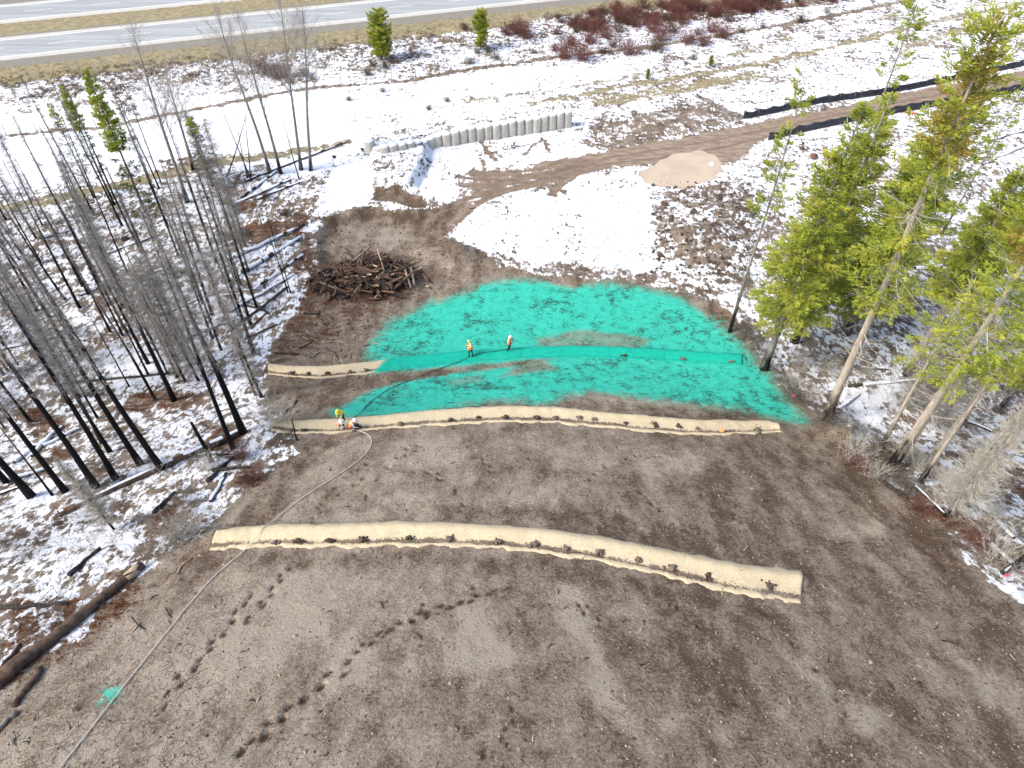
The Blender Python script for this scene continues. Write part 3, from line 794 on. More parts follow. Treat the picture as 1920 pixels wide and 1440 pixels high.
# exact ground height under things (bilinear in the grid)
def gz(x, y):
    r = int(np.clip(np.searchsorted(ys, y) - 1, 0, nr - 2))
    w = np.interp(y, ys, wid)
    c = int(np.clip(np.searchsorted(u, x / w) - 1, 0, nc - 2))
    Zg = GRID[:, 2]
    fy = (y - ys[r]) / (ys[r + 1] - ys[r]); fx = np.clip((x / w - u[c]) / (u[c + 1] - u[c]), 0, 1)
    a = Zg[r * nc + c] * (1 - fx) + Zg[r * nc + c + 1] * fx
    b = Zg[(r + 1) * nc + c] * (1 - fx) + Zg[(r + 1) * nc + c + 1] * fx
    return float(a * (1 - fy) + b * fy)
def G(px, py):
    p = P(px, py)
    return np.array([p[0], p[1], gz(p[0], p[1])])

# ------------------------------------------------------------------ highway
def strip(name, s0, s1, z, mat, t0=-420, t1=620, n=40, parent=None):
    tt = np.linspace(t0, t1, n)
    V = []
    for t in tt: V += [hw_pt(t, s0, z), hw_pt(t, s1, z)]
    b = MB(); b.raw(V, [(2 * i, 2 * i + 1, 2 * i + 3, 2 * i + 2) for i in range(n - 1)])
    # kerbless edge: a thin skirt so the sheet has thickness
    V2 = []
    for t in tt: V2 += [hw_pt(t, s0, z), hw_pt(t, s0 - .25, z - .16)]
    b.raw(V2, [(2 * i, 2 * i + 1, 2 * i + 3, 2 * i + 2)[::-1] for i in range(n - 1)])
    return b.build(name, mat, parent, smooth=False)
HW_W = 10.6
def carriage(s0, lab, dashoff):
    o = strip('highway', s0, s0 + HW_W, HW_Z, M['asphalt'])
    tag(o, lab, 'highway', kind='structure')
    strip('paved_shoulder', s0 - .02, s0 + 1.25, HW_Z + .004, M['shoulder'], parent=o)
    strip('paved_shoulder', s0 + HW_W - 1.35, s0 + HW_W + .02, HW_Z + .004, M['shoulder'], parent=o)
    strip('edge_line', s0 + 1.15, s0 + 1.33, HW_Z + .008, M['paint'], parent=o)
    strip('edge_line', s0 + HW_W - 1.5, s0 + HW_W - 1.32, HW_Z + .008, M['paint'], parent=o)
    me = None
    for k in range(-6, 30):
        t = dashoff + k * 11.6
        V = [hw_pt(0, -.08, 0) - hw_pt(0, 0, 0), hw_pt(0, .08, 0) - hw_pt(0, 0, 0), hw_pt(4.8, .08, 0) - hw_pt(0, 0, 0), hw_pt(4.8, -.08, 0) - hw_pt(0, 0, 0)]
        if me is None:
            me = MB().raw(V, [(0, 3, 2, 1)]).mesh('lane_dash', M['paint'], False)
        add('lane_dash', me, o, loc=hw_pt(t, s0 + HW_W / 2, HW_Z + .008))
S_FAR = float(hw_s(*on_plane(0, 43, HW_Z)[:2]))
carriage(0.0, 'nearer carriageway of the divided highway, pale grey asphalt', float((on_plane(87, 88, HW_Z)[:2] - hA[:2]) @ hdir))
carriage(S_FAR, 'farther carriageway of the divided highway beyond the grass median', float((on_plane(46, 21, HW_Z)[:2] - hA[:2]) @ hdir))

# ------------------------------------------------------------------ puddle
sm = []
n = len(pw)
for i in range(n):
    p0, p1, p2, p3 = pw[i - 1], pw[i], pw[(i + 1) % n], pw[(i + 2) % n]
    for t in np.arange(0, 1, .25):
        sm.append(.5 * ((2 * p1) + (-p0 + p2) * t + (2 * p0 - 5 * p1 + 4 * p2 - p3) * t * t + (-p0 + 3 * p1 - 3 * p2 + p3) * t ** 3))
sm = np.array(sm); sm[:, 2] = zc
cen = sm.mean(0); sm = cen + (sm - cen) * 1.13
b = MB(); b.raw(np.vstack([sm, cen]), [(i, (i + 1) % len(sm), len(sm)) for i in range(len(sm))])
tag(b.build('puddle', M['puddle'], smooth=False), 'shallow puddle of tan muddy water beside the haul track', 'puddle', kind='structure')
# ------------------------------------------------------------------ erosion mats on the contour ridges
def smooth_line(q, n):
    q = np.asarray(q); d = np.concatenate([[0], np.cumsum(np.linalg.norm(np.diff(q[:, :2], axis=0), axis=1))])
    t = np.linspace(0, d[-1], n)
    out = np.stack([np.interp(t, d, q[:, k]) for k in range(q.shape[1])], 1)
    for _ in range(3):
        out[1:-1] = .25 * out[:-2] + .5 * out[1:-1] + .25 * out[2:]
    return out
def erosion_mat(F, N, label, npx, teal_from=None, seed=0, skirt=True):
    n = int(np.linalg.norm(F[-1] - F[0]) / .14)
    f = smooth_line(F, n); k = smooth_line(N, n)
    m = 15
    sv = np.linspace(-.10, 1.0, m)                     # 0 far edge (crest side) .. 1 near edge
    V = []; dirt = []; teal = []
    for i in range(n):
        fr = i / (n - 1)
        wob = .06 * (fbm(fr * 40, seed + 3.3, 3, 5) - .5)
        for j, s in enumerate(sv):
            e = (fbm(fr * 70, seed + j * .01, 3, 8) - .5) * (.32 if j in (0, m - 1) else .05)
            p = f[i] + (k[i] - f[i]) * (s + e + wob)
            z = gz(p[0], p[1])
            # blanket bridges small hollows, sags into the trench at 0.72
            z += .05 + .05 * math.sin(min(max(s, 0), 1) * math.pi) - .10 * math.exp(-((s - .74) / .07) ** 2)
            z += .09 * (fbm(fr * n * .14 * 1.8, s * 3.5 + seed, 3, 4) - .5)
            if j in (0, m - 1): z -= .05
            V.append((p[0], p[1], z))
            dd = .95 * math.exp(-((s - .76) / .13) ** 2) * (.35 + 1.0 * fbm(fr * 26, seed + 1.7, 3, 6))
            dirt.append(dd + .06)
            if teal_from is None: teal.append(0.0)
            else: teal.append(float(sstep(teal_from - 12, teal_from + 45, npx(fr) + 25 * (s - .5))) - (.25 if s > .93 else 0))
    V = np.array(V)
    Qd = [(i * m + j, i * m + j + 1, (i + 1) * m + j + 1, (i + 1) * m + j) for i in range(n - 1) for j in range(m - 1)]
    b = MB(); b.raw(V, Qd)
    # underside so the blanket has thickness
    me = mesh_arrays('erosion_mat', V, b.L, b.C, True, {'dirt': dirt, 'teal': teal}, [M['mat']])
    o = add('erosion_mat', me)
    so = o.modifiers.new('thickness', 'SOLIDIFY'); so.thickness = .03; so.offset = -1
    tag(o, label, 'erosion mat', 'straw coloured mats laid along the slope')
    return f, k
MF = []
MF.append(erosion_mat(*MATS[0], 'longest and nearest straw coloured erosion mat across the brown slope', None, seed=1))
MF.append(erosion_mat(*MATS[1], 'middle straw coloured erosion mat with three workers at its left end', None, seed=2))
MF.append(erosion_mat(*MATS[2], 'farthest erosion mat, straw coloured at left and sprayed turquoise to the right', lambda fr: 505 + fr * 885, teal_from=700, seed=3))

ORD = ['first', 'second', 'third', 'fourth', 'fifth', 'sixth', 'seventh', 'eighth', 'ninth', 'tenth', 'eleventh', 'twelfth', 'thirteenth', 'fourteenth', 'fifteenth', 'sixteenth', 'seventeenth']
def clump(px, py, size, lab, tall=1.0, grp=None):
    p = G(px, py)
    b = MB(); rg = np.random.default_rng(int(px * 7 + py))
    for i in range(16):
        q = rg.normal(0, 1, 2) * size * np.array([.50, .36 * tall])
        r = size * rg.uniform(.20, .42)
        hgt = max(0, 1 - np.hypot(*(q / size))) * size * .55
        x, y = p[0] + q[0], p[1] + q[1]
        b.blob((q[0], q[1], gz(x, y) - p[2] + .10 + hgt), r, rg, jit=.28)
    b.blob((0, 0, .10), size * .7, rg, jit=.2, flat=.5)
    o = b.build('soil_clump', M['soilclod'] if rg.random() < .6 else M['paleclod'], smooth=True, loc=p)
    tag(o, lab, 'soil clump', grp)
for i, (x, y) in enumerate([(515, 1018), (560, 1017), (618, 1016), (680, 1014), (768, 1010), (843, 1013), (935, 1017), (1002, 1022), (1060, 1029), (1122, 1037), (1195, 1052), (1260, 1068), (1328, 1080), (1442, 1102)]):
    clump(x, y, (.22, .28, .25, .30)[i % 4], '%s clump of soil from the left end on the nearest mat' % ORD[i], 1.0 if i < 12 else 2.4, 'soil clumps weighting the nearest mat')
for i, (x, y) in enumerate([(545, 808), (572, 808), (750, 797), (846, 789), (897, 784), (947, 784), (1007, 784), (1043, 784), (1087, 785), (1116, 788), (1173, 795), (1227, 797), (1272, 801), (1307, 805), (1420, 806)]):
    clump(x, y, (.24, .20, .27)[i % 3], '%s clump of soil from the left end on the middle mat' % ORD[i], 1.0 if i < 11 else 1.9, 'soil clumps weighting the middle mat')
for i, (x, y) in enumerate([(548, 701), (578, 702), (614, 701), (657, 699), (687, 695), (1170, 668), (1280, 674), (1372, 679)]):
    clump(x, y, .24, '%s clump of soil from the left end on the farthest mat' % ORD[i], 1.0, 'soil clumps weighting the farthest mat')

# ------------------------------------------------------------------ cellular barrier wall (fabric cells filled with earth)
wall_base = [(690, 291), (722, 284), (760, 277), (815, 272), (835, 272), (905, 261), (985, 249), (1070, 236)]
WL = smooth_line(np.array([G(*p) for p in wall_base]), 160)
wd = np.concatenate([[0], np.cumsum(np.linalg.norm(np.diff(WL[:, :2], axis=0), axis=1))])
def wall_pt(t): return np.array([np.interp(t, wd, WL[:, k]) for k in range(3)])
NCELL = 26
cw = wd[-1] / NCELL
TOPPX = np.array([(690, 268), (735, 264), (760, 259), (800, 256), (840, 247), (905, 236), (985, 222), (1066, 208)], float)
def cell_mesh(hh, dirt, rg):
    b = MB(); n = 14; prof = [(.93, 0), (1.0, .12), (1.03, .5), (1.0, .88), (.95, 1.0)]
    V = []
    for r, zf in prof:
        for k in range(n):
            a = 2 * math.pi * k / n
            cx, cy = math.cos(a), math.sin(a)
            sq = (abs(cx) ** 5 + abs(cy) ** 5) ** (-1 / 5)       # rounded square
            w = 1 + .02 * rg.normal()
            V.append((cx * sq * r * cw * .50 * w, cy * sq * r * .58 * w, zf * hh))
    F = [(i * n + j, i * n + (j + 1) % n, (i + 1) * n + (j + 1) % n, (i + 1) * n + j) for i in range(len(prof) - 1) for j in range(n)]
    F.append(tuple((len(prof) - 1) * n + j for j in range(n)))
    b.raw(V, F)
    for i, f in enumerate(F[:-1]):
        if i < n and dirt: b.M[i] = 1
    return b.mesh('fabric_cell', [M['geotex'], M['geodirt']], True)
def cap_mesh(rg):
    b = MB(); n = 14; V = []
    for r, z in ((1.03, -.02), (1.0, .07), (.8, .12), (.4, .15)):
        for k in range(n):
            a = 2 * math.pi * k / n; cx, cy = math.cos(a), math.sin(a)
            sq = (abs(cx) ** 3 + abs(cy) ** 3) ** (-1 / 3)
            V.append((cx * sq * r * cw * .47, cy * sq * r * .56, z + (.02 * rg.normal() if z > .05 else 0)))
    F = [(i * n + j, i * n + (j + 1) % n, (i + 1) * n + (j + 1) % n, (i + 1) * n + j) for i in range(3) for j in range(n)]
    F.append(tuple(3 * n + j for j in range(n)))
    b.raw(V, F)
    return b.mesh('snow_cap', M['snow'])
def seg_height(px):
    return np.interp(px, [690, 705, 706, 800, 815, 850, 1070], [1.5, 1.5, .7, .75, 1.4, 1.85, 2.2])
unit_names = ['leftmost, low and half buried in the bank', 'second from the left, stepping up from the bank', 'third from the left, middle of the wall', 'fourth from the left', 'rightmost, tallest and nearest the haul track']
uroot = None
rgw = np.random.default_rng(5)
for i in range(NCELL):
    ui = 0 if i < 6 else 1 + (i - 6) // 5
    t = (i + .5) * cw
    p = wall_pt(t); q = wall_pt(t + .3); rz = math.atan2(q[1] - p[1], q[0] - p[0])
    if i == 0 or (i >= 6 and (i - 6) % 5 == 0):
        uroot = empty('barrier_unit', (p[0], p[1], p[2]))
        tag(uroot, 'unit of beige fabric earth filled cells, %s' % unit_names[ui], 'barrier', 'linked barrier units of the beige cell wall')
        ub = p.copy()
    x = to_px(p)[0]
    hh = float(seg_height(x)) + rgw.normal(0, .04)
    zb = gz(p[0], p[1]) - .35
    if 706 < x < 812: zb = min(zb, p[2] - .3) 
    # a small step where two units meet
    off = .10 if (i >= 6 and (i - 6) % 5 == 0) else 0
    lx = p - ub
    c = add('fabric_cell', cell_mesh(hh + .35, x < 712 or 800 < x < 890, rgw), uroot, loc=(lx[0] + off * .3, lx[1] - off, zb - ub[2]), rot=(0, 0, rz + rgw.normal(0, .05)))
    add('snow_cap', cap_mesh(rgw), c, loc=(0, 0, hh + .35))

# ------------------------------------------------------------------ silt fences
def silt_fence(px, h, label, mat, stake_every=2.4, lean=.08, sag=.06, grp='silt fences beside the haul track'):
    q = np.array([G(*p) for p in px]); L = np.linalg.norm(np.diff(q[:, :2], axis=0), axis=1).sum()
    n = max(8, int(L / .35)); c = smooth_line(q, n)
    root = empty('silt_fence', q[0]); o0 = q[0]
    tg = np.gradient(c[:, :2], axis=0); tg /= np.linalg.norm(tg, axis=1, keepdims=True)
    nm = np.stack([-tg[:, 1], tg[:, 0]], 1)
    V = []; rows = [0, .35, .7, 1.0]
    for i in range(n):
        zb = gz(c[i, 0], c[i, 1])
        hh = h * (1 + .12 * math.sin(i * .9) * sag * 4 - .16 * abs(math.sin(i * .35 * math.pi / stake_every)) )
        for r in rows:
            off = lean * r + .10 * math.sin(i * .8 + r * 2) * r
            V.append((c[i, 0] + nm[i, 0] * off - o0[0], c[i, 1] + nm[i, 1] * off - o0[1], zb - .05 + hh * r - o0[2]))
        # trailing skirt towards the camera
    m = len(rows)
    b = MB(); b.raw(V, [(i * m + j, i * m + j + 1, (i + 1) * m + j + 1, (i + 1) * m + j) for i in range(n - 1) for j in range(m - 1)])
    fb = b.build('silt_cloth', mat, root)
    sd = fb.modifiers.new('thickness', 'SOLIDIFY'); sd.thickness = .02
    st = MB().box((0, 0, h * .56), (.022, .022, h * .62)).mesh('stake', M['stake'], False)
    d = np.concatenate([[0], np.cumsum(np.linalg.norm(np.diff(c[:, :2], axis=0), axis=1))])
    t = .1
    while t < d[-1]:
        x = np.interp(t, d, c[:, 0]); y = np.interp(t, d, c[:, 1]); k = int(np.interp(t, d, np.arange(n)))
        add('stake', st, root, loc=(x + nm[k, 0] * .10 - o0[0], y + nm[k, 1] * .10 - o0[1], gz(x, y) - o0[2] - .05), rot=(random.uniform(-.08, .08), random.uniform(-.08, .08), 0))
        t += stake_every
    tag(root, label, 'silt fence', grp)
silt_fence([(1393, 224), (1430, 217), (1480, 206), (1540, 194), (1640, 180), (1760, 158), (1840, 140), (1935, 121)], 1.15, 'long black silt fence along the far side of the haul track', M['silt'])
silt_fence([(1440, 263), (1462, 258), (1500, 249), (1560, 236), (1640, 220), (1700, 208), (1760, 198), (1860, 180), (1935, 166)], 1.2, 'black silt fence along the near side of the haul track, partly behind trees', M['silt'])
M['silt_grey'] = plain('grey_silt_cloth', (.03, .03, .03), (.22, .20, .18), 2, .7, .5, .05, obj=False)
silt_fence([(1302, 182), (1325, 192), (1350, 207), (1390, 224)], .55, 'short sagging dark grey silt fence running down to the track', M['silt_grey'], lean=.35)

# ------------------------------------------------------------------ wire fence below the highway
fq = np.array([G(*p) for p in FENCE]); fl = smooth_line(fq, 300)
fd = np.concatenate([[0], np.cumsum(np.linalg.norm(np.diff(fl[:, :2], axis=0), axis=1))])
froot = empty('wire_fence', fl[0]); f0 = fl[0]
tag(froot, 'wire fence on thin posts running below the highway bank', 'fence')
pm = MB().tube([(0, 0, -.2), (0, 0, .7), (0, 0, 1.45)], [.05, .048, .045], 6).mesh('post', M['post'])
tops = []
t = 1.0
while t < fd[-1]:
    x, y = np.interp(t, fd, fl[:, 0]), np.interp(t, fd, fl[:, 1]); z = gz(x, y)
    rx, ry = random.uniform(-.07, .07), random.uniform(-.07, .07)
    add('post', pm, froot, loc=np.array([x, y, z]) - f0, rot=(rx, ry, 0))
    tops.append((x, y, z)); t += 3.9
tops = np.array(tops)
for hgt in (.45, .9, 1.3):
    b = MB(); b.tube(tops + np.array([0, 0, hgt]) - f0, .010, 3)
    b.build('wire', M['wire'], froot)
# ------------------------------------------------------------------ trees
def prism_arrays(P0_, P1_, r0, r1):
    """three-sided tapered sticks: n segments -> verts (6n), quads (3n)"""
    T = P1_ - P0_; T = T / (np.linalg.norm(T, axis=1, keepdims=True) + 1e-9)
    ref = np.where(np.abs(T[:, 2:3]) < .9, np.array([[0, 0, 1.0]]), np.array([[1.0, 0, 0]]))
    A_ = np.cross(T, ref); A_ /= np.linalg.norm(A_, axis=1, keepdims=True) + 1e-9
    B_ = np.cross(T, A_)
    n = len(P0_); V = np.zeros((n, 6, 3))
    for k in range(3):
        a = 2 * math.pi * k / 3
        o = math.cos(a) * A_ + math.sin(a) * B_
        V[:, k] = P0_ + o * np.asarray(r0).reshape(-1, 1)
        V[:, 3 + k] = P1_ + o * np.asarray(r1).reshape(-1, 1)
    base = np.arange(n)[:, None] * 6
    Qd = np.concatenate([base + np.array([[k, (k + 1) % 3, 3 + (k + 1) % 3, 3 + k]]) for k in range(3)], 0)
    return V.reshape(-1, 3), Qd
def tuft_arrays(Pp, D, L, Wd, rg):
    """leaf-sized sprays: two crossed rhombs per tuft"""
    n = len(Pp)
    D = D / (np.linalg.norm(D, axis=1, keepdims=True) + 1e-9)
    r = rg.normal(0, 1, (n, 3))
    A_ = np.cross(D, r); A_ /= np.linalg.norm(A_, axis=1, keepdims=True) + 1e-9
    B_ = np.cross(D, A_)
    V = np.zeros((n, 8, 3)); L = np.asarray(L).reshape(-1, 1); Wd = np.asarray(Wd).reshape(-1, 1)
    for k, S_ in enumerate((A_, B_)):
        V[:, k * 4] = Pp; V[:, k * 4 + 1] = Pp + D * L * .45 + S_ * Wd; V[:, k * 4 + 2] = Pp + D * L; V[:, k * 4 + 3] = Pp + D * L * .5 - S_ * Wd
    base = np.arange(n)[:, None] * 8
    Qd = np.concatenate([base + np.array([[0, 1, 2, 3]]), base + np.array([[4, 5, 6, 7]])], 0)
    return V.reshape(-1, 3), Qd
def trunk_mesh(Ht, r, mat, seed, bend=.25, taper=.12, sides=9):
    rg = np.random.default_rng(seed); n = 14
    z = np.linspace(0, 1, n); x = bend * (vnoise(z * 2.2, seed * 1.0, 1) - vnoise(0, seed * 1.0, 1)); y = bend * (vnoise(z * 2.2, seed + 5.0, 2) - vnoise(0, seed + 5.0, 2))
    rad = r * ((1 - z) * (1 - taper) + taper); rad[0] *= 1.35; rad[1] *= 1.03
    pts = np.stack([x, y, z * Ht], 1); pts[0, 2] = -.4
    b = MB(); b.tube(pts, rad, sides, jit=.12, rng=rg)
    return b.mesh('trunk', mat), pts
def axis_at(pts, z):
    return np.stack([np.interp(z, pts[:, 2], pts[:, k]) for k in range(3)], 1)

def dead_branches(pts, Ht, n, lmax, lo, hi, seed, twigs=6, up=-.1, mat=None, rb=.014, shape='cone', curl=.25):
    rg = np.random.default_rng(seed)
    t = lo + (hi - lo) * rg.random(n) ** .9
    base = axis_at(pts, t * Ht)
    az = rg.random(n) * 2 * math.pi
    prof = np.clip((1 - t) / (1 - lo + 1e-6), 0, 1) ** .7 if shape == 'cone' else np.ones(n)
    L = lmax * (.30 + .70 * rg.random(n)) * (prof * .9 + .10)
    d = np.stack([np.cos(az), np.sin(az), up + .22 * rg.normal(0, 1, n)], 1)
    segs0, segs1, ra, rb_ = [], [], [], []
    cur = base.copy(); k = 3
    for i in range(k):
        dd = d.copy(); dd[:, 2] += curl * (i - .8) * np.sign(rg.random(n) - .25) + .10 * rg.normal(0, 1, n)
        dd[:, :2] += .16 * rg.normal(0, 1, (n, 2))
        nx = cur + dd * (L / k)[:, None]
        segs0.append(cur); segs1.append(nx); ra.append(rb * (1 - i / k) + .004 + 0 * L); rb_.append(rb * (1 - (i + 1) / k) + .003 + 0 * L)
        # side twigs off this piece
        for j in range(twigs):
            f = rg.random((n, 1)); p = cur + (nx - cur) * f
            td = dd * .55 + rg.normal(0, .55, (n, 3)); tl = (L * (.10 + .26 * rg.random(n)))[:, None]
            segs0.append(p); segs1.append(p + td * tl); ra.append(.0068 + 0 * L); rb_.append(.003 + 0 * L)
        cur = nx
    V, Qd = prism_arrays(np.concatenate(segs0), np.concatenate(segs1), np.concatenate(ra), np.concatenate(rb_))
    return mesh_arrays('branches', V, Qd.ravel(), np.full(len(Qd), 4), False, None, [mat or M['twig']])

def conifer_crown(pts, Ht, lo, nb, lmax, seed, mats, tufts=60, prof='cone', tl=.34, tw=.055, droop=-.25, up_tip=.15, wood=None, bare=0.0, hi=1.0, spread=.42):
    rg = np.random.default_rng(seed)
    t = lo + (hi - lo) * rg.random(nb)
    base = axis_at(pts, t * Ht)
    az = rg.random(nb) * 2 * math.pi
    u_ = (t - lo) / (1 - lo)
    if prof == 'cone': pr = (1 - u_) ** .75 * np.minimum(1, .35 + u_ * 4)
    elif prof == 'round': pr = np.sqrt(np.clip(1 - (2 * u_ - .85) ** 2 / 1.35, .05, 1))
    else: pr = .45 + .55 * (1 - u_)
    L = lmax * pr * (.55 + .45 * rg.random(nb)) + .18
    dz = droop * (1 - u_) + .55 * u_ ** 2
    d = np.stack([np.cos(az), np.sin(az), dz + .12 * rg.normal(0, 1, nb)], 1)
    side = np.stack([-np.sin(az), np.cos(az), 0 * az], 1)
    s0 = []; s1 = []; ra = []; rb = []
    cur = base
    for i in range(2):
        dd = d.copy(); dd[:, 2] += up_tip * i
        nx = cur + dd * (L / 2)[:, None]; s0.append(cur); s1.append(nx); ra.append(.022 * (1 - i * .5) + 0 * L); rb.append(.012 * (1 - i * .5) + 0 * L); cur = nx
    nt = np.maximum(5, (tufts * (L / lmax) ** 1.2)).astype(int)
    bi = np.repeat(np.arange(nb), nt); n = len(bi)
    s = bare + (1 - bare) * rg.random(n) ** .75
    lat = rg.uniform(-1, 1, n) * spread * L[bi] * (1.05 - s) * np.minimum(1, s * 3)
    p = base[bi] + d[bi] * (s * L[bi])[:, None] + side[bi] * lat[:, None]
    p[:, 2] += up_tip * np.clip(s - .5, 0, 1) * L[bi] + rg.normal(0, .07, n) - .10 * np.abs(lat)
    dr = d[bi] * .8 + side[bi] * np.sign(lat)[:, None] * .8 + rg.normal(0, .35, (n, 3)) + np.array([0, 0, .15])
    V, Qd = tuft_arrays(p, dr, tl * rg.uniform(.6, 1.25, n), tw * rg.uniform(.7, 1.3, n), rg)
    tint = np.repeat(np.clip(rg.normal(.42, .22, n) + .25 * (s - .5) + .2 * (vnoise(p[:, 2] * .9, az[bi] * 2.0, 3) - .5), 0, 1), 8)
    foliage = mesh_arrays('crown', V, Qd.ravel(), np.full(len(Qd), 4), False, {'tint': tint}, [mats])
    Vb, Qb = prism_arrays(np.concatenate(s0), np.concatenate(s1), np.concatenate(ra), np.concatenate(rb))
    wood_me = mesh_arrays('branches', Vb, Qb.ravel(), np.full(len(Qb), 4), False, None, [wood or M['twig_dark']])
    return foliage, wood_me

def poplar_branches(pts, Ht, seed, mat, n=34, lo=.38):
    """ascending forked limbs"""
    rg = np.random.default_rng(seed); s0 = []; s1 = []; ra = []; rb = []
    def grow(p, d, L, r, lev):
        k = 3
        for i in range(k):
            d = d + rg.normal(0, .14, 3); d[2] += .10; d /= np.linalg.norm(d)
            q = p + d * L / k
            s0.append(p); s1.append(q); ra.append(r * (1 - i * .22)); rb.append(r * (1 - (i + 1) * .22)); p = q
            if lev < 2:
                for _ in range(2 if lev == 0 else 2):
                    a = rg.normal(0, .75, 3); a[2] = abs(a[2]) * .5
                    grow(p, d * .75 + a * .8, L * rg.uniform(.32, .6), max(r * .5, .011), lev + 1)
    for i in range(n):
        t = lo + (.98 - lo) * rg.random()
        p = axis_at(pts, np.array([t * Ht]))[0]
        az = rg.random() * 6.28
        grow(p, np.array([math.cos(az) * .8, math.sin(az) * .8, .75 + .4 * rg.random()]), (1 - t) * Ht * .40 + 1.0, .055 * (1.2 - t), 0)
    V, Qd = prism_arrays(np.array(s0), np.array(s1), np.array(ra), np.array(rb))
    return mesh_arrays('branches', V, Qd.ravel(), np.full(len(Qd), 4), False, None, [mat])

PROTO = {}
def proto(key, *parts): PROTO.setdefault(key, []).append(parts)
for i in range(4):          # tall burnt trunk with fine grey twigs
    tr, pts = trunk_mesh(20, .215, M['burnt'], 40 + i)
    proto('feather', ('trunk', tr), ('branches', dead_branches(pts, 20, 250 + 30 * i, 1.6, .40, .99, 60 + i, 7, -.06, M['twig'])))
for i in range(3):          # sparse burnt pole
    tr, pts = trunk_mesh(20, .19, M['burnt'], 50 + i, bend=.35)
    proto('pole', ('trunk', tr), ('branches', dead_branches(pts, 20, 95, 1.3, .25, .99, 70 + i, 4, -.05, M['twig_dark'])))
for i in range(2):          # dense dead spruce, grey lower twigs
    tr, pts = trunk_mesh(16, .15, M['burnt'], 55 + i)
    proto('grey_spruce', ('trunk', tr), ('branches', dead_branches(pts, 16, 480, 1.55, .06, .99, 80 + i, 8, -.12, M['twig'], shape='col')))
tr, pts = trunk_mesh(9, .10, M['greybark'], 58)
proto('pale_spruce', ('trunk', tr), ('branches', dead_branches(pts, 9, 620, 1.6, .10, .99, 86, 9, .25, M['twig_pale'], rb=.016, curl=.35)))
for i in range(2):          # grey trunk, long bare limbs
    tr, pts = trunk_mesh(20, .26, M['burnt_lo'], 62 + i)
    proto('bare_pale', ('trunk', tr), ('branches', dead_branches(pts, 20, 70, 3.0, .16, .92, 90 + i, 5, .02, M['twig_pale'], rb=.026, shape='col', curl=.22)))
for i in range(3):
    tr, pts = trunk_mesh(22, .26, M['greybark'], 66 + i, bend=.5)
    proto('poplar', ('trunk', tr), ('branches', poplar_branches(pts, 22, 94 + i, M['poplar'])))
for i in range(2):          # burnt pine that kept a green top
    tr, pts = trunk_mesh(18, .16, M['pinebark'], 72 + i)
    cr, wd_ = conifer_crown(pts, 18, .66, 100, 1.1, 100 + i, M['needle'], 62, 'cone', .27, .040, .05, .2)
    lw, wl_ = conifer_crown(pts, 18, .22, 60, 1.15, 104 + i, M['needle_d'], 34, 'col', .25, .032, -.05, .1, hi=.76, bare=.35)
    proto('green_top', ('trunk', tr), ('crown', cr), ('branches', wd_), ('lower_foliage', lw), ('lower_branches', wl_))
tr, pts = trunk_mesh(17, .12, M['burnt'], 75)
cr, wd_ = conifer_crown(pts, 17, .62, 60, .95, 107, M['needle_red'], 22, 'cone', .24, .040, .05, .2)
proto('rust_top', ('trunk', tr), ('crown', cr), ('branches', dead_branches(pts, 17, 90, .9, .2, .75, 108, 4, 0, M['twig_dark'])))
tr, pts = trunk_mesh(15, .14, M['greybark'], 76)
cr, wd_ = conifer_crown(pts, 15, .12, 150, 1.5, 109, M['needle_grey'], 24, 'cone', .26, .040, -.1, .15)
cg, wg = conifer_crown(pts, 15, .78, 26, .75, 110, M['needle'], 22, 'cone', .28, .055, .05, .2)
proto('grey_green', ('trunk', tr), ('crown', cg), ('lower_foliage', cr), ('branches', wd_))
for i in range(3):          # dense conifers of the right-hand stand
    tr, pts = trunk_mesh(22, .26, M['greybark'], 78 + i)
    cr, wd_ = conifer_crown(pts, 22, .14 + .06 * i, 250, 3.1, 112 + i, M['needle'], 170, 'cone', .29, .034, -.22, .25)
    proto('dense_conifer', ('trunk', tr), ('crown', cr), ('branches', wd_))
for i in range(2):          # conifers foliated only in the upper half
    tr, pts = trunk_mesh(22, .24, M['burnt_lo'], 178 + i)
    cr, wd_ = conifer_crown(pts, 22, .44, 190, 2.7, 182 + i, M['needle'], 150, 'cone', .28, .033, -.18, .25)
    proto('high_conifer', ('trunk', tr), ('crown', cr), ('branches', wd_), ('dead_limbs', dead_branches(pts, 22, 50, 2.4, .15, .5, 184 + i, 4, .0, M['twig_pale'], rb=.02, shape='col')))
for i in range(2):          # tall pale trunk, open crown with long bare limbs
    tr, pts = trunk_mesh(24, .30, M['burnt_lo'], 82 + i, bend=.5)
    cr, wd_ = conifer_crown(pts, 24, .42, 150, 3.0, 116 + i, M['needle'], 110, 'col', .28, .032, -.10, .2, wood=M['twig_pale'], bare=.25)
    yt, wy = conifer_crown(pts, 24, .74, 90, 1.8, 118 + i, M['needle_y'], 90, 'cone', .27, .032, 0, .2, wood=M['twig_pale'])
    proto('open_conifer', ('trunk', tr), ('crown', yt), ('lower_foliage', cr), ('branches', dead_branches(pts, 24, 80, 3.1, .12, .85, 120 + i, 4, .05, M['twig_pale'], rb=.024, shape='col')))
for i in range(2):          # slim sparse pine
    tr, pts = trunk_mesh(20, .15, M['greybark'], 86 + i, bend=.4)
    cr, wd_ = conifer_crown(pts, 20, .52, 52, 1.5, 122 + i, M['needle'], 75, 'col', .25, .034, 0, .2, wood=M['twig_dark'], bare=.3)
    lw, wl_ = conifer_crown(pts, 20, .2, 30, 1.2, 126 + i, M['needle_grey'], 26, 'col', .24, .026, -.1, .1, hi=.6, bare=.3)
    proto('slim_pine', ('trunk', tr), ('crown', cr), ('branches', wd_), ('lower_foliage', lw), ('lower_branches', wl_))
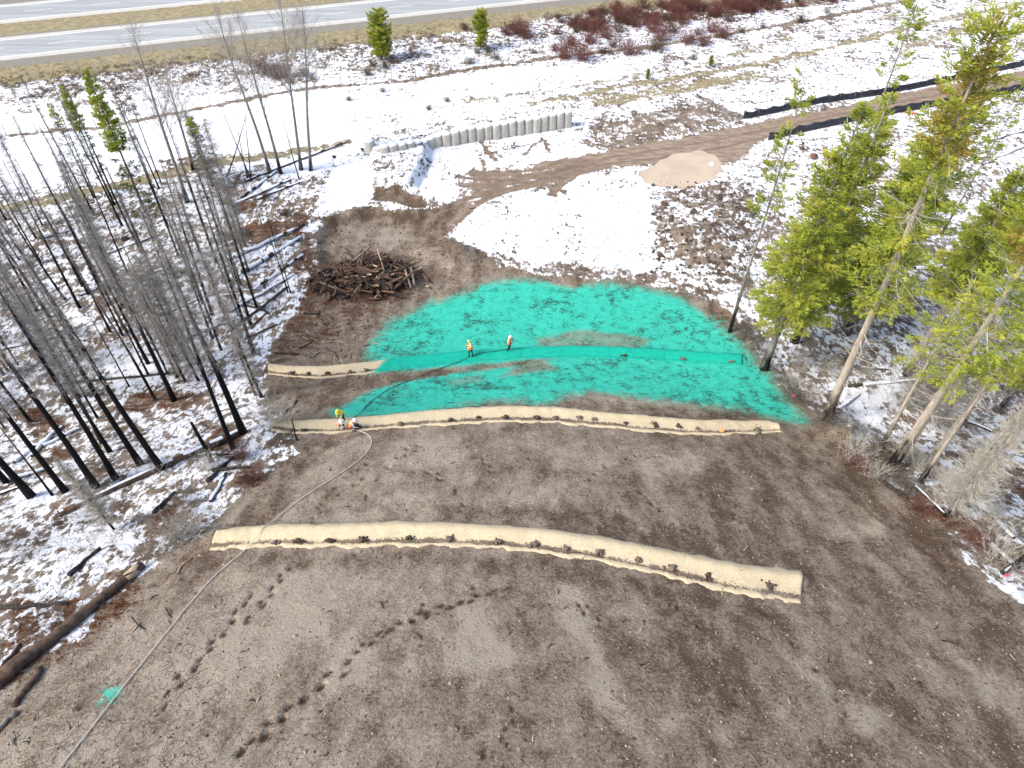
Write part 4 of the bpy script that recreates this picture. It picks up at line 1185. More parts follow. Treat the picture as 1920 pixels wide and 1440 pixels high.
for i in range(2):          # bushy pines beside the highway
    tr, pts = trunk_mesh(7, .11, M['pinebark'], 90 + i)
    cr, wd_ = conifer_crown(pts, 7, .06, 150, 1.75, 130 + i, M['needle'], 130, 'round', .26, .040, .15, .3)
    proto('bush_pine', ('trunk', tr), ('crown', cr), ('branches', wd_))
tr, pts = trunk_mesh(3, .20, M['burnt'], 95)
proto('stub', ('trunk', trunk_mesh(4.2, .17, M['burnt'], 96, taper=.55)[0]), ('branches', dead_branches(trunk_mesh(4.2, .17, M['burnt'], 96)[1], 4.2, 10, .4, .3, .98, 140, 2, 0, M['twig_dark'])))
PH = {'feather': 20, 'pole': 20, 'grey_spruce': 16, 'pale_spruce': 9, 'bare_pale': 20, 'poplar': 22, 'green_top': 18, 'rust_top': 17, 'grey_green': 15, 'dense_conifer': 22, 'high_conifer': 22, 'open_conifer': 24, 'slim_pine': 20, 'bush_pine': 7, 'stub': 4.2}
PN = {'feather': 'burnt_tree', 'pole': 'burnt_tree', 'grey_spruce': 'dead_spruce', 'pale_spruce': 'dead_spruce', 'bare_pale': 'bare_conifer', 'poplar': 'poplar_tree', 'green_top': 'pine_tree', 'rust_top': 'dying_pine', 'grey_green': 'spruce_tree', 'dense_conifer': 'conifer_tree', 'high_conifer': 'conifer_tree', 'open_conifer': 'conifer_tree', 'slim_pine': 'pine_tree', 'bush_pine': 'pine_tree', 'stub': 'burnt_snag'}
rt = random.Random(99)
def tree(kind, bx, by, top=None, h=None, wide=1.0, label=None, group=None, var=None, base=None):
    b = G(bx, by) if base is None else np.array(base)
    if top is not None:
        d = ray(*top); k = b[1] / d[1]
        tp = np.array([d[0] * k, b[1], CAM_Z + d[2] * k])
        v = tp - b; h = float(np.linalg.norm(v)); tilt = math.atan2(v[0], v[2])
    else:
        tilt = rt.gauss(0, .022)
    s = h / PH[kind]
    protos = PROTO[kind]
    pr = protos[rt.randrange(len(protos)) if var is None else var % len(protos)]
    root = empty(PN[kind], b)
    root.rotation_euler = (rt.gauss(0, .015), tilt, 0)
    w = (s * .5 + .5) * wide if kind not in ('bush_pine',) else s * wide
    rz = rt.random() * 6.28
    for nm, me in pr:
        add(nm, me, root, rot=(0, 0, rz), scale=(w, w, s))
    tag(root, label, 'tree', group)
    return root

DG = 'dead burnt trees of the left-hand forest'
DL = None
def dead_label(k, px, py):
    what = {'feather': 'burnt tree with fine grey twigs', 'pole': 'thin burnt pole with few twigs', 'grey_spruce': 'dead grey spruce thick with twigs'}[k]
    if px < 0: at = 'beyond the left edge of the picture'
    elif py > 780: at = 'just above the big fallen log'
    elif px > 400: at = 'by the snowy parallel logs' if py < 620 else 'by the left ends of the mats'
    elif py > 660: at = 'behind the front row' if px > 200 else 'in the second row at the left edge'
    elif py > 540: at = 'in the middle of the left stand' if px > 140 else 'in the middle rows at the left edge'
    else: at = 'near the tallest green topped pine' if px > 180 else 'in the back rows at the left edge'
    return what + ' ' + at
# ---- left forest, nearest first: base pixel and height in metres
LEFT = [('pole', 59, 930, 20, 1.35, 'thick black trunk nearest the left edge, leaning out of the picture'), ('pole', 97, 927, 11, .55, 'thin black pole between two thick burnt trunks at far left'), ('feather', 123, 922, 20, .95, None), ('feather', 181, 914, 22, 1.0, 'burnt tree with mottled grey foot above the big fallen log'),
        ('feather', 217, 898, 21, .95, None), ('feather', 207, 848, 18, .8, None), ('feather', 263, 870, 21, 1.0, 'burnt tree with rusty foot just above the big fallen log'), ('feather', 304, 880, 22, 1.0, 'black burnt tree whose foot touches the big fallen log'), ('feather', 436, 838, 20, .85, None),
        ('feather', 456, 812, 20.5, 1.2, 'stout grey and black burnt tree at the left end of the middle mat'), ('grey_spruce', 490, 744, 15, 1.0, 'dead grey spruce with dense twigs beside the left end of the farthest mat'), ('pole', 480, 742, 13, .7, None), ('feather', 327, 752, 20, 1.0, 'black burnt tree in the patch of rusty fern'), ('pole', 278, 702, 13, .6, None),
        ('pole', 243, 726, 11, .5, None), ('pole', 155, 671, 11, .9, None), ('pole', 208, 624, 13, .7, None), ('pole', 230, 629, 14, .7, None), ('pole', 238, 623, 15, .8, None), ('pole', 269, 629, 14, .5, None), ('pole', 306, 682, 14, .6, None), ('pole', 312, 696, 12, .5, None), ('pole', 85, 671, 14, .7, None), ('pole', 17, 698, 13, .6, None), ('pole', 8, 704, 14, .8, None), ('pole', 35, 686, 12, .5, None),
        ('grey_spruce', 348, 716, 13, .8, None), ('grey_spruce', 372, 713, 14, .8, None), ('grey_spruce', 332, 706, 12, .7, None), ('pole', 388, 717, 13, .6, None), ('grey_spruce', 357, 682, 13, .9, None), ('feather', 470, 608, 17, .8, 'black burnt tree at the corner of the soil beside the brush pile'), ('pole', 447, 592, 14, .5, None), ('feather', 476, 664, 18, .9, None), ('pole', 540, 548, 11, .45, None), ('pole', 545, 550, 10, .4, None), ('pole', 482, 578, 16, .7, None),
        ('pole', 166, 552, 15, .7, None), ('pole', 150, 578, 16, .9, None), ('feather', 68, 580, 17, .8, None), ('pole', 44, 574, 14, .6, None), ('feather', 231, 577, 17, .8, None), ('pole', 240, 582, 15, .7, None), ('pole', 247, 582, 15, .7, None), ('feather', 12, 905, 19, .9, None), ('pole', 438, 520, 14, .5, None), ('pole', 452, 534, 15, .55, None), ('feather', 415, 575, 16, .8, None), ('feather', 398, 590, 17, .8, None), ('pole', 424, 600, 14, .6, None), ('pole', 518, 466, 8, .4, None), ('pole', 492, 425, 4.2, .35, None)]
for k, bx, by, h, w, lb in LEFT:
    tree(k, bx, by, h=h, wide=w, label=lb or dead_label(k, bx, by), group=DG if lb else 'dead trees: ' + dead_label(k, bx, by))
# filling the stand behind
spots = []
rl = random.Random(4)
REG = W([(-420, 430), (0, 400), (200, 372), (360, 352), (470, 380), (500, 460), (470, 560), (440, 650), (420, 690), (330, 690), (300, 800), (180, 860), (-420, 930)])
tries = 0
while len(spots) < 80 and tries < 4000:
    tries += 1
    px, py = rl.uniform(-330, 500), rl.uniform(395, 830)
    p = P(px, py)
    if sd_poly(np.array([p[0]]), np.array([p[1]]), REG, 4)[0] < .3: continue
    if any(math.hypot(p[0] - q[0], p[1] - q[1]) < 1.7 for q in spots): continue
    spots.append(p)
    far = py < 560
    k = rl.choice(['feather', 'feather', 'pole', 'pole', 'grey_spruce'])
    tree(k, px, py, h=rl.uniform(12, 19.5) if k != 'grey_spruce' else rl.uniform(10, 15), wide=rl.uniform(.5, .85), label=dead_label(k, px, py), group='dead trees: ' + dead_label(k, px, py))
tree('pale_spruce', 212, 990, top=(100, 862), wide=.75, label='crooked pale snag with spidery limbs below the big fallen log')
tree('stub', 398, 869, h=4.3, label='short broken black snag beside the big fallen log')
tree('stub', 558, 826, h=2.2, wide=.5, label='tiny charred snag in front of the left end of the middle mat')
tree('green_top', 215, 384, top=(115, 167), label='burnt pine with narrow green top, left of the two black pines', var=0, wide=1.0)
tree('green_top', 322, 515, top=(161, 136), label='tallest burnt pine with full bright green top', var=1, wide=1.05)
tree('grey_green', 176, 370, top=(90, 196), label='thin spruce with grey foliage and a small green tip', wide=1.0)
tree('rust_top', 298, 352, top=(196, 128), label='dying pine with rusty brown top, left of a pair', wide=.9)
tree('rust_top', 303, 345, top=(226, 138), label='dying pine with faint rusty top, right of a pair', wide=.8)
tree('grey_spruce', 392, 336, top=(345, 208), label='small grey spruce with bluish drooping boughs behind the left forest', wide=1.1)
tree('grey_green', 400, 350, h=9, label='low bushy spruce with olive grey boughs behind the left forest', wide=1.5)
for (bx, by, tx, ty, lb, v) in ((507, 325, 400, 8, 'leaning grey poplar, leftmost of the four by the fallen logs', 0), (527, 326, 447, 30, 'grey poplar second from left of the four by the fallen logs', 1), (565, 318, 524, 2, 'grey poplar third from left of the four by the fallen logs', 2), (583, 319, 566, 6, 'straight grey poplar, rightmost of the four by the fallen logs', 0), (352, 380, 245, 50, 'big bare poplar standing behind the burnt forest', 1), (362, 318, 308, 125, 'slim bare poplar behind the burnt forest', 2)):
    tree('poplar', bx, by, top=(tx, ty), label=lb, var=v, wide=.86 if bx > 400 else 1.0)
for (bx, by, tx, ty) in ((561, 336, 522, 193), (465, 335, 436, 200), (471, 338, 405, 170), (425, 332, 476, 170), (470, 333, 456, 190)):
    tree('pole', bx, by, top=(tx, ty), wide=.55, label='slender black pole among the bare poplars', group='slender poles among the poplars')
# ---- right stand
tree('slim_pine', 1368, 622, top=(1520, 150), label='slim pine at the upper right corner of the turquoise patch', var=0, wide=1.0)
tree('open_conifer', 1548, 787, top=(1882, 38), label='tallest conifer with pale trunk, scorched foot and yellowing top', var=0, wide=1.05)
tree('dense_conifer', 1432, 692, top=(1622, 192), label='dense green conifer nearest the turquoise patch', var=1, wide=1.25)
tree('dense_conifer', 1490, 640, top=(1672, 178), label='dense dark conifer behind the one nearest the turquoise patch', var=0, wide=1.2)
tree('dense_conifer', 1585, 625, top=(1745, 262), label='broad green conifer behind the tall pale trunk', var=0, wide=1.7)
tree('high_conifer', 1640, 560, top=(1805, 190), label='olive conifer to the right of the tall pale trunk', var=0, wide=1.5)
tree('slim_pine', 1540, 500, top=(1722, -6), label='slim pine rising to the top edge of the picture', var=1, wide=1.1)
tree('bare_pale', 1440, 668, h=16, wide=.75, label='dark bare trunk under the dense conifer', var=1)
tree('bare_pale', 1648, 845, h=17, wide=.75, label='bare pale trunk with scorched foot, left of the thickest pale trunk', var=0)
tree('open_conifer', 1668, 878, h=25, wide=1.15, label='thickest pale trunk with black foot at the right edge', var=1)
tree('bare_pale', 1740, 868, h=20, wide=.85, label='bare pale trunk right of the thickest pale trunk', var=1)
tree('bare_pale', 1724, 905, h=18, wide=.7, label='slanting grey trunk below the bare pale trunks at right', var=0)
tree('pale_spruce', 1772, 968, top=(1960, 735), wide=1.15, label='dead spruce with feathery pale twigs at the right edge')
tree('high_conifer', 1700, 705, top=(1905, 310), label='green conifer at the right edge behind the bare trunks', var=1, wide=1.4)
tree('high_conifer', 1770, 640, top=(1990, 300), label='green conifer half cut by the right edge', var=2, wide=1.0)
tree('slim_pine', 1765, 440, top=(1935, 150), label='slim grey green pine at the upper right edge', var=1, wide=.9)
tree('slim_pine', 1830, 470, top=(2010, 200), label='thin pine leaning out of the right edge', var=0, wide=.9)
tree('bare_pale', 1700, 850, h=15, wide=.55, label='thin brown trunk behind the thickest pale trunk', var=1)
tree('bare_pale', 1905, 1062, h=14, wide=.9, label='black trunk foot at the lower right edge', var=1)
tree('pole', 1810, 900, h=13, wide=.6, label='thin dark pole among the bare trunks at right')
tree('pole', 1610, 838, h=3.2, wide=.5, label='short dark stick snag beside the heap of earth at right')
tree('grey_spruce', 1700, 760, h=5.5, wide=1.4, label='low twiggy grey spruce behind the bare pale trunks')
tree('grey_spruce', 1760, 800, h=5, wide=1.3, label='low twiggy grey spruce right of the bare pale trunks')
for i, (bx, by) in enumerate([(1850, 560), (1900, 640), (1880, 760), (1960, 840), (2010, 700), (1990, 960)]):
    tree('slim_pine' if i % 2 else 'dense_conifer', bx, by, h=rt.uniform(13, 19), wide=.85, label='green conifer in the stand beyond the right edge', group='conifers beyond the right edge')
# ---- pines by the highway and saplings
tree('bush_pine', 716, 112, top=(708, 18), label='bushy green pine on the highway bank, left of two', var=0, wide=1.05)
tree('bush_pine', 901, 93, top=(901, 20), label='bushy green pine on the highway bank, right of two', var=1, wide=.95)
tree('bush_pine', 1331, 124, h=1.7, label='tiny green pine sapling in the snow, right of two', var=0, wide=1.0)
tree('bush_pine', 1214, 148, h=1.5, label='tiny green pine sapling in the snow, left of two', var=1, wide=1.0)
# ------------------------------------------------------------------ fallen logs
def ground_pts(a, b, n, lift):
    q = np.array([a + (b - a) * t for t in np.linspace(0, 1, n)])
    return q
LOGN = {'charlog': 'fallen_log', 'brownlog': 'fallen_log', 'greylog': 'fallen_log'}
def log(pa, pb, r0, r1, mat, label, group=None, snow=0.0, lift=.5, name='fallen_log', sides=8, bend=.1, stubs=0, butt=None):
    a = G(*pa); b = G(*pb); n = 7
    rg = np.random.default_rng(int(pa[0] * 3 + pa[1] * 5 + pb[0]))
    ctr = []
    for i, t in enumerate(np.linspace(0, 1, n)):
        p = a + (b - a) * t
        p[:2] += rg.normal(0, bend * .5, 2) * (0 < i < n - 1)
        ctr.append(p)
    ctr = np.array(ctr); rad = np.linspace(r0, r1, n) * (1 + .08 * rg.normal(0, 1, n))
    # logs are stiff: lay on the highest ground under them
    zs = np.array([gz(p[0], p[1]) for p in ctr]); lin = np.linspace(zs[0], zs[-1], n)
    up = max(0, (zs - lin).max()) * .75
    ctr[:, 2] = lin + up + rad * lift
    root = empty(name, a); loc = ctr - a
    bb = MB(); bb.tube(loc, rad, sides, jit=.14, rng=rg)
    for k in range(stubs):
        t = rg.random(); p = np.array([np.interp(t, np.linspace(0, 1, n), loc[:, j]) for j in range(3)])
        d = rg.normal(0, 1, 3); d[2] = abs(d[2]); d /= np.linalg.norm(d)
        bb.tube([p, p + d * r0 * rg.uniform(2, 5)], [r0 * .22, r0 * .08], 4)
    bb.build('log_stem', M[mat], root)
    if butt:
        e = loc[0]; d = loc[0] - loc[1]; d /= np.linalg.norm(d)
        MB().tube([e - d * r0 * 4.5, e - d * r0 * 2, e + d * .02], [r0 * 1.06, r0 * 1.05, r0 * .9], sides, jit=.2, rng=rg).build('splintered_butt', M[butt], root)
    if snow:
        # snow lying on the upper side: arc from -55 to +55 degrees
        T = np.gradient(loc, axis=0); T /= np.linalg.norm(T, axis=1, keepdims=True)
        Sx = np.cross(T, np.array([0, 0, 1.0])); Sx /= np.linalg.norm(Sx, axis=1, keepdims=True)
        ln = np.linalg.norm(loc[-1] - loc[0]); k = max(6, int(ln / .25)); tt = np.linspace(.01, .99, k)
        cap = MB(); V = []
        for t in tt:
            c = np.array([np.interp(t, np.linspace(0, 1, n), loc[:, j]) for j in range(3)]); s_ = np.array([np.interp(t, np.linspace(0, 1, n), Sx[:, j]) for j in range(3)]); r = np.interp(t, np.linspace(0, 1, n), rad)
            w = snow * (.55 + .9 * fbm(t * ln * 1.3, rg.random() * .05 + pa[0], 2, 3))
            for an, e in ((-80, 0), (-40, .7), (0, 1), (40, .7), (80, 0)):
                aa = R(an * min(w, 1.25)); rr_ = r * 1.02 + .05 * e * min(w, 1)
                V.append(c + s_ * math.sin(aa) * rr_ + np.array([0, 0, math.cos(aa) * rr_]))
        m = 5
        cap.raw(V, [(i * m + j, i * m + j + 1, (i + 1) * m + j + 1, (i + 1) * m + j) for i in range(k - 1) for j in range(m - 1) if vnoise(i * .35, pa[0] * 1.3, 2) > .30])
        cap.build('snow_cap', M['snow'], root)
    tag(root, label, 'log', group)
log((452, 812), (110, 965), .34, .22, 'brownlog', 'biggest fallen log, dark brown, lying through the left forest', snow=.30, bend=.12)
log((268, 1062), (-12, 1292), .27, .40, 'brownlog', 'long peeled log with splintered end at the lower left edge', bend=.1, butt='freshwood')
log((78, 1255), (28, 1325), .16, .13, 'brownlog', 'short brown log below the peeled log at lower left')
log((-10, 1275), (40, 1210), .14, .10, 'charlog', 'black log end above the peeled log at lower left')
log((32, 1335), (-20, 1385), .12, .10, 'greylog', 'grey broken branch at the lower left corner')
log((440, 486), (571, 422), .20, .15, 'charlog', 'snow topped log, upper of two parallel ones left of the pit', snow=1.2)
log((455, 515), (565, 445), .20, .15, 'charlog', 'snow topped log, lower of two parallel ones left of the pit', snow=1.15)
log((475, 548), (570, 480), .16, .12, 'charlog', 'snow topped log crossing the two thin poles left of the brush pile', snow=1.1)
log((430, 588), (553, 515), .16, .12, 'charlog', 'snowy log left of the brush pile reaching its upper edge', snow=1.0)
log((420, 550), (515, 547), .12, .10, 'greylog', 'pale level log in the snow left of the brush pile')
log((440, 617), (540, 540), .15, .10, 'charlog', 'black log ending at the red soil left of the brush pile', stubs=4)
log((462, 575), (500, 585), .13, .1, 'charlog', 'short black log near the left edge of the soil')
log((455, 640), (520, 610), .12, .09, 'brownlog', 'reddish log at the left edge of the soil below the pit')
log((470, 617), (502, 585), .12, .10, 'rustwood', 'reddish split log leaning by the left edge of the soil')
log((440, 383), (545, 338), .18, .14, 'charlog', 'snow topped log right of the burnt forest below the poplars', snow=.9)
log((435, 387), (520, 322), .18, .16, 'charlog', 'snow topped log below the two leftmost poplars', snow=1.0)
log((460, 342), (650, 268), .16, .10, 'charlog', 'long dark log running under the poplars towards the beige wall', snow=.5)
log((480, 374), (562, 342), .14, .12, 'charlog', 'dark log with bare upper side below the slender pole', snow=.7)
for i, (a, b, s, lb) in enumerate([((20, 560), (60, 545), .9, 'upper far left'), ((80, 445), (140, 428), 1.1, 'behind the far left trunks'), ((0, 660), (120, 632), .8, 'at mid left'), ((150, 555), (195, 535), .9, 'behind the middle trunks'), ((100, 615), (160, 640), .5, 'in the middle of the stand'), ((120, 720), (330, 700), .0, 'crossing behind the rusty fern'), ((60, 855), (110, 800), 1.2, 'between the two nearest black trunks'),
                                    ((25, 866), (118, 800), 1.2, 'just left of the second thick trunk'), ((80, 836), (150, 803), 1.2, 'meeting others in a star near the left edge'), ((0, 925), (45, 912), .5, 'by the foot of the nearest black trunk'), ((10, 905), (100, 875), .9, 'level at the far left'), ((290, 965), (330, 925), .0, 'near the left edge of the soil'), ((390, 905), (440, 860), .0, 'in the brushy corner by the soil'), ((395, 940), (425, 890), .6, 'upright in the brushy corner by the soil'),
                                    ((300, 590), (420, 545), .7, 'under the grey spruces'), ((330, 640), (440, 600), .6, 'below the grey spruces'), ((200, 480), (300, 440), .8, 'behind the tall pine'), ((250, 520), (330, 500), .9, 'right of the tall pine'), ((380, 480), (440, 455), 1.0, 'in the gap right of the stand'), ((345, 860), (430, 852), .0, 'right of the short snag'), ((400, 885), (470, 880), .0, 'below the short snag'), ((130, 1080), (190, 1030), .0, 'half buried near the lower left snow'), ((0, 1140), (130, 1135), .0, 'level along the lower left snow')]):
    log(a, b, .15, .10, 'charlog', 'black burnt log %s in the left forest' % lb, 'black logs on the left forest floor', snow=s, stubs=i % 3)
for i, (a, b, m_, s, lb) in enumerate([((1590, 725), (1740, 712), 'charlog', 1.0, 'white topped black log behind the tallest conifer foot'), ((1612, 690), (1665, 695), 'charlog', .4, 'black log deep behind the tallest conifer'), ((1715, 503), (1785, 503), 'charlog', 1.3, 'snow covered log between the green crowns'), ((1655, 880), (1705, 925), 'brownlog', 0, 'brown log at the soil edge below the thickest pale trunk'), ((1712, 915), (1775, 970), 'charlog', .4, 'dark log ending at the feathery dead spruce'),
                                       ((1830, 945), (1900, 1010), 'charlog', 1.0, 'snow lined log at the lower right'), ((1840, 1010), (1900, 1060), 'charlog', 1.0, 'snow lined log nearest the lower right corner'), ((1655, 905), (1700, 935), 'charlog', 0, 'black log along the edge of the bare soil at right'), ((1640, 838), (1720, 858), 'greylog', 0, 'thin pale log between the feet of two trunks'), ((1835, 270), (1935, 243), 'greylog', .3, 'grey log at the upper right edge behind the near silt fence'), ((1840, 310), (1930, 270), 'charlog', .8, 'dark snowy log at the upper right behind the pines'),
                                       ((1880, 1075), (1935, 1035), 'charlog', .2, 'charred leaning log at the lower right edge'), ((1760, 770), (1860, 810), 'charlog', .5, 'dark log behind the slanting grey trunk'), ((1570, 770), (1610, 740), 'charlog', .9, 'snowy black log beside the tallest conifer')]):
    log(a, b, .17, .11, m_, lb, None, snow=s, stubs=i % 3)
log((872, 264), (900, 256), .17, .16, 'brownlog', 'dark timber lying in front of the beige cell wall', lift=.9)
log((892, 389), (880, 392), .06, .05, 'brownlog', 'small timber offcut on the snow below the haul track')
log((560, 665), (512, 662), .08, .06, 'charlog', 'charred stick on the soil above the farthest mat')
log((556, 752), (535, 775), .12, .09, 'charlog', 'charred stick left of the middle mat')
log((570, 588), (600, 590), .11, .10, 'charlog', 'short charred piece below the brush pile')
log((560, 655), (585, 643), .07, .05, 'charlog', 'thin charred stick on the reddish soil below the brush pile')
for i, (x, y, lb) in enumerate([(553, 772, 'left'), (530, 765, 'far left'), (548, 762, 'right')]):
    p = G(x, y); b = MB(); b.blob((0, 0, .12), .26, jit=.3); tag(b.build('wood_chunk', M['freshwood'], loc=p), 'pale cut wood chunk left of the middle mat, %s of three' % lb, 'wood')

# ------------------------------------------------------------------ brush pile
bp = G(690, 520)
root = empty('brush_pile', bp)
tag(root, 'big heap of broken burnt logs and branches beside the pit', 'brush pile')
stick_mats = ['charlog', 'brownlog', 'rustwood', 'greylog', 'freshwood']
rgb = np.random.default_rng(17)
smesh = {}
for mi, mn in enumerate(stick_mats):
    for v in range(3):
        b = MB(); b.tube([(-.5, 0, 0), (-.15, .02 * v, .015), (.2, -.02, -.01), (.5, 0, .01)], [1, 1.05, .9, .8] * np.array(.5), 6, jit=.3, rng=rgb)
        smesh[(mn, v)] = b.mesh('log_piece', M[mn], True)
def pile_z(x, y):
    q = (x / 6.0) ** 2 + (y / 3.6) ** 2
    return 1.6 * max(0, 1 - q) ** .75
cnt = 0
while cnt < 290:
    x, y = rgb.normal(-.3, 2.9), rgb.normal(0, 1.7)
    if (x / 6.4) ** 2 + (y / 3.7) ** 2 > 1.05: continue
    L = rgb.uniform(.7, 2.4) if rgb.random() < .8 else rgb.uniform(2.4, 3.6)
    r = rgb.uniform(.05, .13) * (1.2 if L > 2.4 else 1)
    mn = stick_mats[rgb.choice(5, p=[.27, .28, .33, .08, .04])]
    z = gz(bp[0] + x, bp[1] + y) - bp[2] + pile_z(x, y) * rgb.uniform(.55, 1.0) + r * .6
    az = rgb.random() * 6.28; tl = rgb.normal(0, .28)
    add('log_piece', smesh[(mn, cnt % 3)], root, loc=(x, y, z), rot=(rgb.random() * 3, tl, az), scale=(L, r * 2, r * 2))
    cnt += 1
add('log_piece', smesh[('greylog', 0)], root, loc=(-.6, 1.5, 1.9), rot=(0, -.35, .7), scale=(3.6, .24, .24))
add('log_piece', smesh[('freshwood', 1)], root, loc=(1.5, .6, 1.75), rot=(0, .4, -1.2), scale=(2.8, .12, .12))
add('log_piece', smesh[('greylog', 2)], root, loc=(4.3, -.8, .6), rot=(0, .12, -1.25), scale=(3.2, .26, .26))
add('log_piece', smesh[('greylog', 1)], root, loc=(4.8, -.5, .5), rot=(0, .1, -1.35), scale=(2.6, .24, .24))
core = MB()
for i in range(160):
    x, y = rgb.normal(0, 2.0), rgb.normal(0, 1.35)
    if (x / 5) ** 2 + (y / 3.3) ** 2 > .9: continue
    core.blob((x, y, gz(bp[0] + x, bp[1] + y) - bp[2] + pile_z(x, y) * .45), rgb.uniform(.3, .5), rgb, jit=.3)
tag(core.build('packed_debris', M['charlog'], root), kind='stuff')
fs0, fs1 = [], []
for i in range(1500):
    x, y = rgb.normal(0, 2.5), rgb.normal(0, 1.75)
    if (x / 6) ** 2 + (y / 4) ** 2 > 1: continue
    z = gz(bp[0] + x, bp[1] + y) - bp[2] + pile_z(x, y) * rgb.uniform(.7, 1.08) + .05
    d = rgb.normal(0, 1, 3) * np.array([1, 1, .5]); d *= rgb.uniform(.15, .5) / np.linalg.norm(d)
    fs0.append((x, y, z)); fs1.append((x + d[0], y + d[1], z + d[2]))
V, Qd = prism_arrays(np.array(fs0), np.array(fs1), np.full(len(fs0), .022), np.full(len(fs0), .012))
tag(add('loose_sticks', mesh_arrays('loose_sticks', V, Qd.ravel(), np.full(len(Qd), 4), False, None, [M['rustwood']]), root), kind='stuff')

# ------------------------------------------------------------------ sticks, chips and clods on the soil
stick_me = []
for v in range(4):
    for mn in ('greylog', 'freshwood', 'charlog'):
        b = MB(); k = np.array([(-.5, 0, 0), (-.1, .05 * (v - 1.5), .03), (.2, .03 * (v - 1), .0), (.5, .06 * (1.5 - v), .02)])
        b.tube(k, [.035, .034, .028, .016], 5, jit=.3, rng=rgb); stick_me.append(b.mesh('stick', M[mn]))
STK = [(250, 1180, 55, 40), (270, 1175, 50, -35), (320, 1155, 30, -60), (215, 1130, 40, 55), (130, 1365, 25, 70), (145, 1330, 20, 60), (30, 1395, 30, -50), (720, 1138, 22, -60), (1255, 1135, 10, 75), (1480, 1318, 20, -60), (1410, 1418, 20, -50), (1000, 1385, 18, 80), (1090, 1350, 14, -60), (1265, 1418, 16, -60), (1580, 1353, 8, -80), (1780, 1205, 30, -15), (1730, 1285, 22, -40), (1635, 1280, 16, -40), (1900, 1235, 24, -40), (160, 1250, 30, 45), (60, 1350, 20, 70), (330, 1215, 16, 60), (290, 1120, 20, 30), (345, 1060, 40, 45), (1725, 1250, 14, -30), (1670, 1110, 12, 10), (1770, 1010, 10, -20), (1390, 1070, 10, 10)]
sg = np.random.default_rng(33)
for i in range(110):
    px, py = sg.uniform(20, 1900), sg.uniform(830, 1430)
    STK.append((px, py, sg.uniform(6, 15), sg.uniform(-90, 90)))
for i in range(60):
    STK.append((sg.normal(610, 60), sg.normal(640, 32), sg.uniform(7, 16), sg.uniform(-90, 90)))
for px, py, lp, an in STK:
    p = G(px, py)
    if sd_poly(np.array([p[0]]), np.array([p[1]]), SOILW, 4)[0] < .2 and px > 100: continue
    q = P(px + lp * math.cos(R(an)) * .5, py - lp * math.sin(R(an)) * .5)
    L = 2 * np.linalg.norm(q[:2] - p[:2]); L = min(max(L, .25), 2.4)
    where = 'in the lower left corner' if px < 420 and py > 1000 else 'on the reddish soil below the brush pile' if py < 760 else 'on the bare soil below the nearest mat' if py > 1040 else 'on the bare soil between the mats'
    o = add('stick', stick_me[sg.integers(len(stick_me))], None, loc=(p[0], p[1], p[2] + .02), rot=(sg.normal(0, .08), sg.normal(0, .08), math.atan2(q[1] - p[1], q[0] - p[0])), scale=(L, .8 + L * .35, .8 + L * .35))
    tag(o, 'pale or charred stick lying ' + where, 'stick', 'loose sticks ' + where)

def inside_soil(x, y, m=0.0):
    return sd_poly(x, y, SOILW, 4) > m
def scatter_px(n, box, rg):
    px = rg.uniform(box[0], box[2], n); py = rg.uniform(box[1], box[3], n)
    # quick analytic ground point: two fixed-point steps on the terrain
    d = RIGHT[None] * ((px - 960) / FPX)[:, None] + UP[None] * ((720 - py) / FPX)[:, None] + FWD[None]
    z = np.full(n, 2.0)
    for _ in range(14):
        t = (z - CAM_Z) / d[:, 2]
        z = .5 * z + .5 * H(d[:, 0] * t, d[:, 1] * t)
    return d[:, 0] * t, d[:, 1] * t
def gzv(x, y):
    r = np.clip(np.searchsorted(ys, y) - 1, 0, nr - 2); w = np.interp(y, ys, wid)
    c = np.clip(np.searchsorted(u, x / w) - 1, 0, nc - 2); Zg = GRID[:, 2].astype(float)
    fy = (y - ys[r]) / (ys[r + 1] - ys[r]); fx = np.clip((x / w - u[c]) / (u[c + 1] - u[c]), 0, 1)
    return (Zg[r * nc + c] * (1 - fx) + Zg[r * nc + c + 1] * fx) * (1 - fy) + (Zg[(r + 1) * nc + c] * (1 - fx) + Zg[(r + 1) * nc + c + 1] * fx) * fy
def gattr(k, x, y):
    r = np.clip(np.searchsorted(ys, y) - 1, 0, nr - 2); w = np.interp(y, ys, wid)
    c = np.clip(np.searchsorted(u, x / w) - 1, 0, nc - 2)
    return A[k][r * nc + c]
def lumps(name, x, y, size, mat, label, cat, rg, sink=.2, flat=.7):
    n = len(x); o = np.array([[1, 0, 0], [-1, 0, 0], [0, 1, 0], [0, -1, 0], [0, 0, 1], [0, 0, -1]], float)
    an = rg.random(n) * 6.28; jit = rg.uniform(.6, 1.3, (n, 6, 1))
    V = o[None] * jit * np.asarray(size).reshape(-1, 1, 1)
    ca, sa = np.cos(an)[:, None], np.sin(an)[:, None]
    Vx = V[..., 0] * ca - V[..., 1] * sa; Vy = V[..., 0] * sa + V[..., 1] * ca
    V = np.stack([Vx + x[:, None], Vy + y[:, None], V[..., 2] * flat + (gzv(x, y) + np.asarray(size) * sink)[:, None]], -1)
    F = np.array([[0, 2, 4], [2, 1, 4], [1, 3, 4], [3, 0, 4], [2, 0, 5], [1, 2, 5], [3, 1, 5], [0, 3, 5]])
    L = (F[None] + np.arange(n)[:, None, None] * 6).reshape(-1)
    tag(add(name, mesh_arrays(name, V.reshape(-1, 3), L, np.full(n * 8, 3), False, None, [mat])), label, cat, kind='stuff')
cg_ = np.random.default_rng(44)
x, y = scatter_px(34000, (-40, 540, 1960, 1450), cg_)
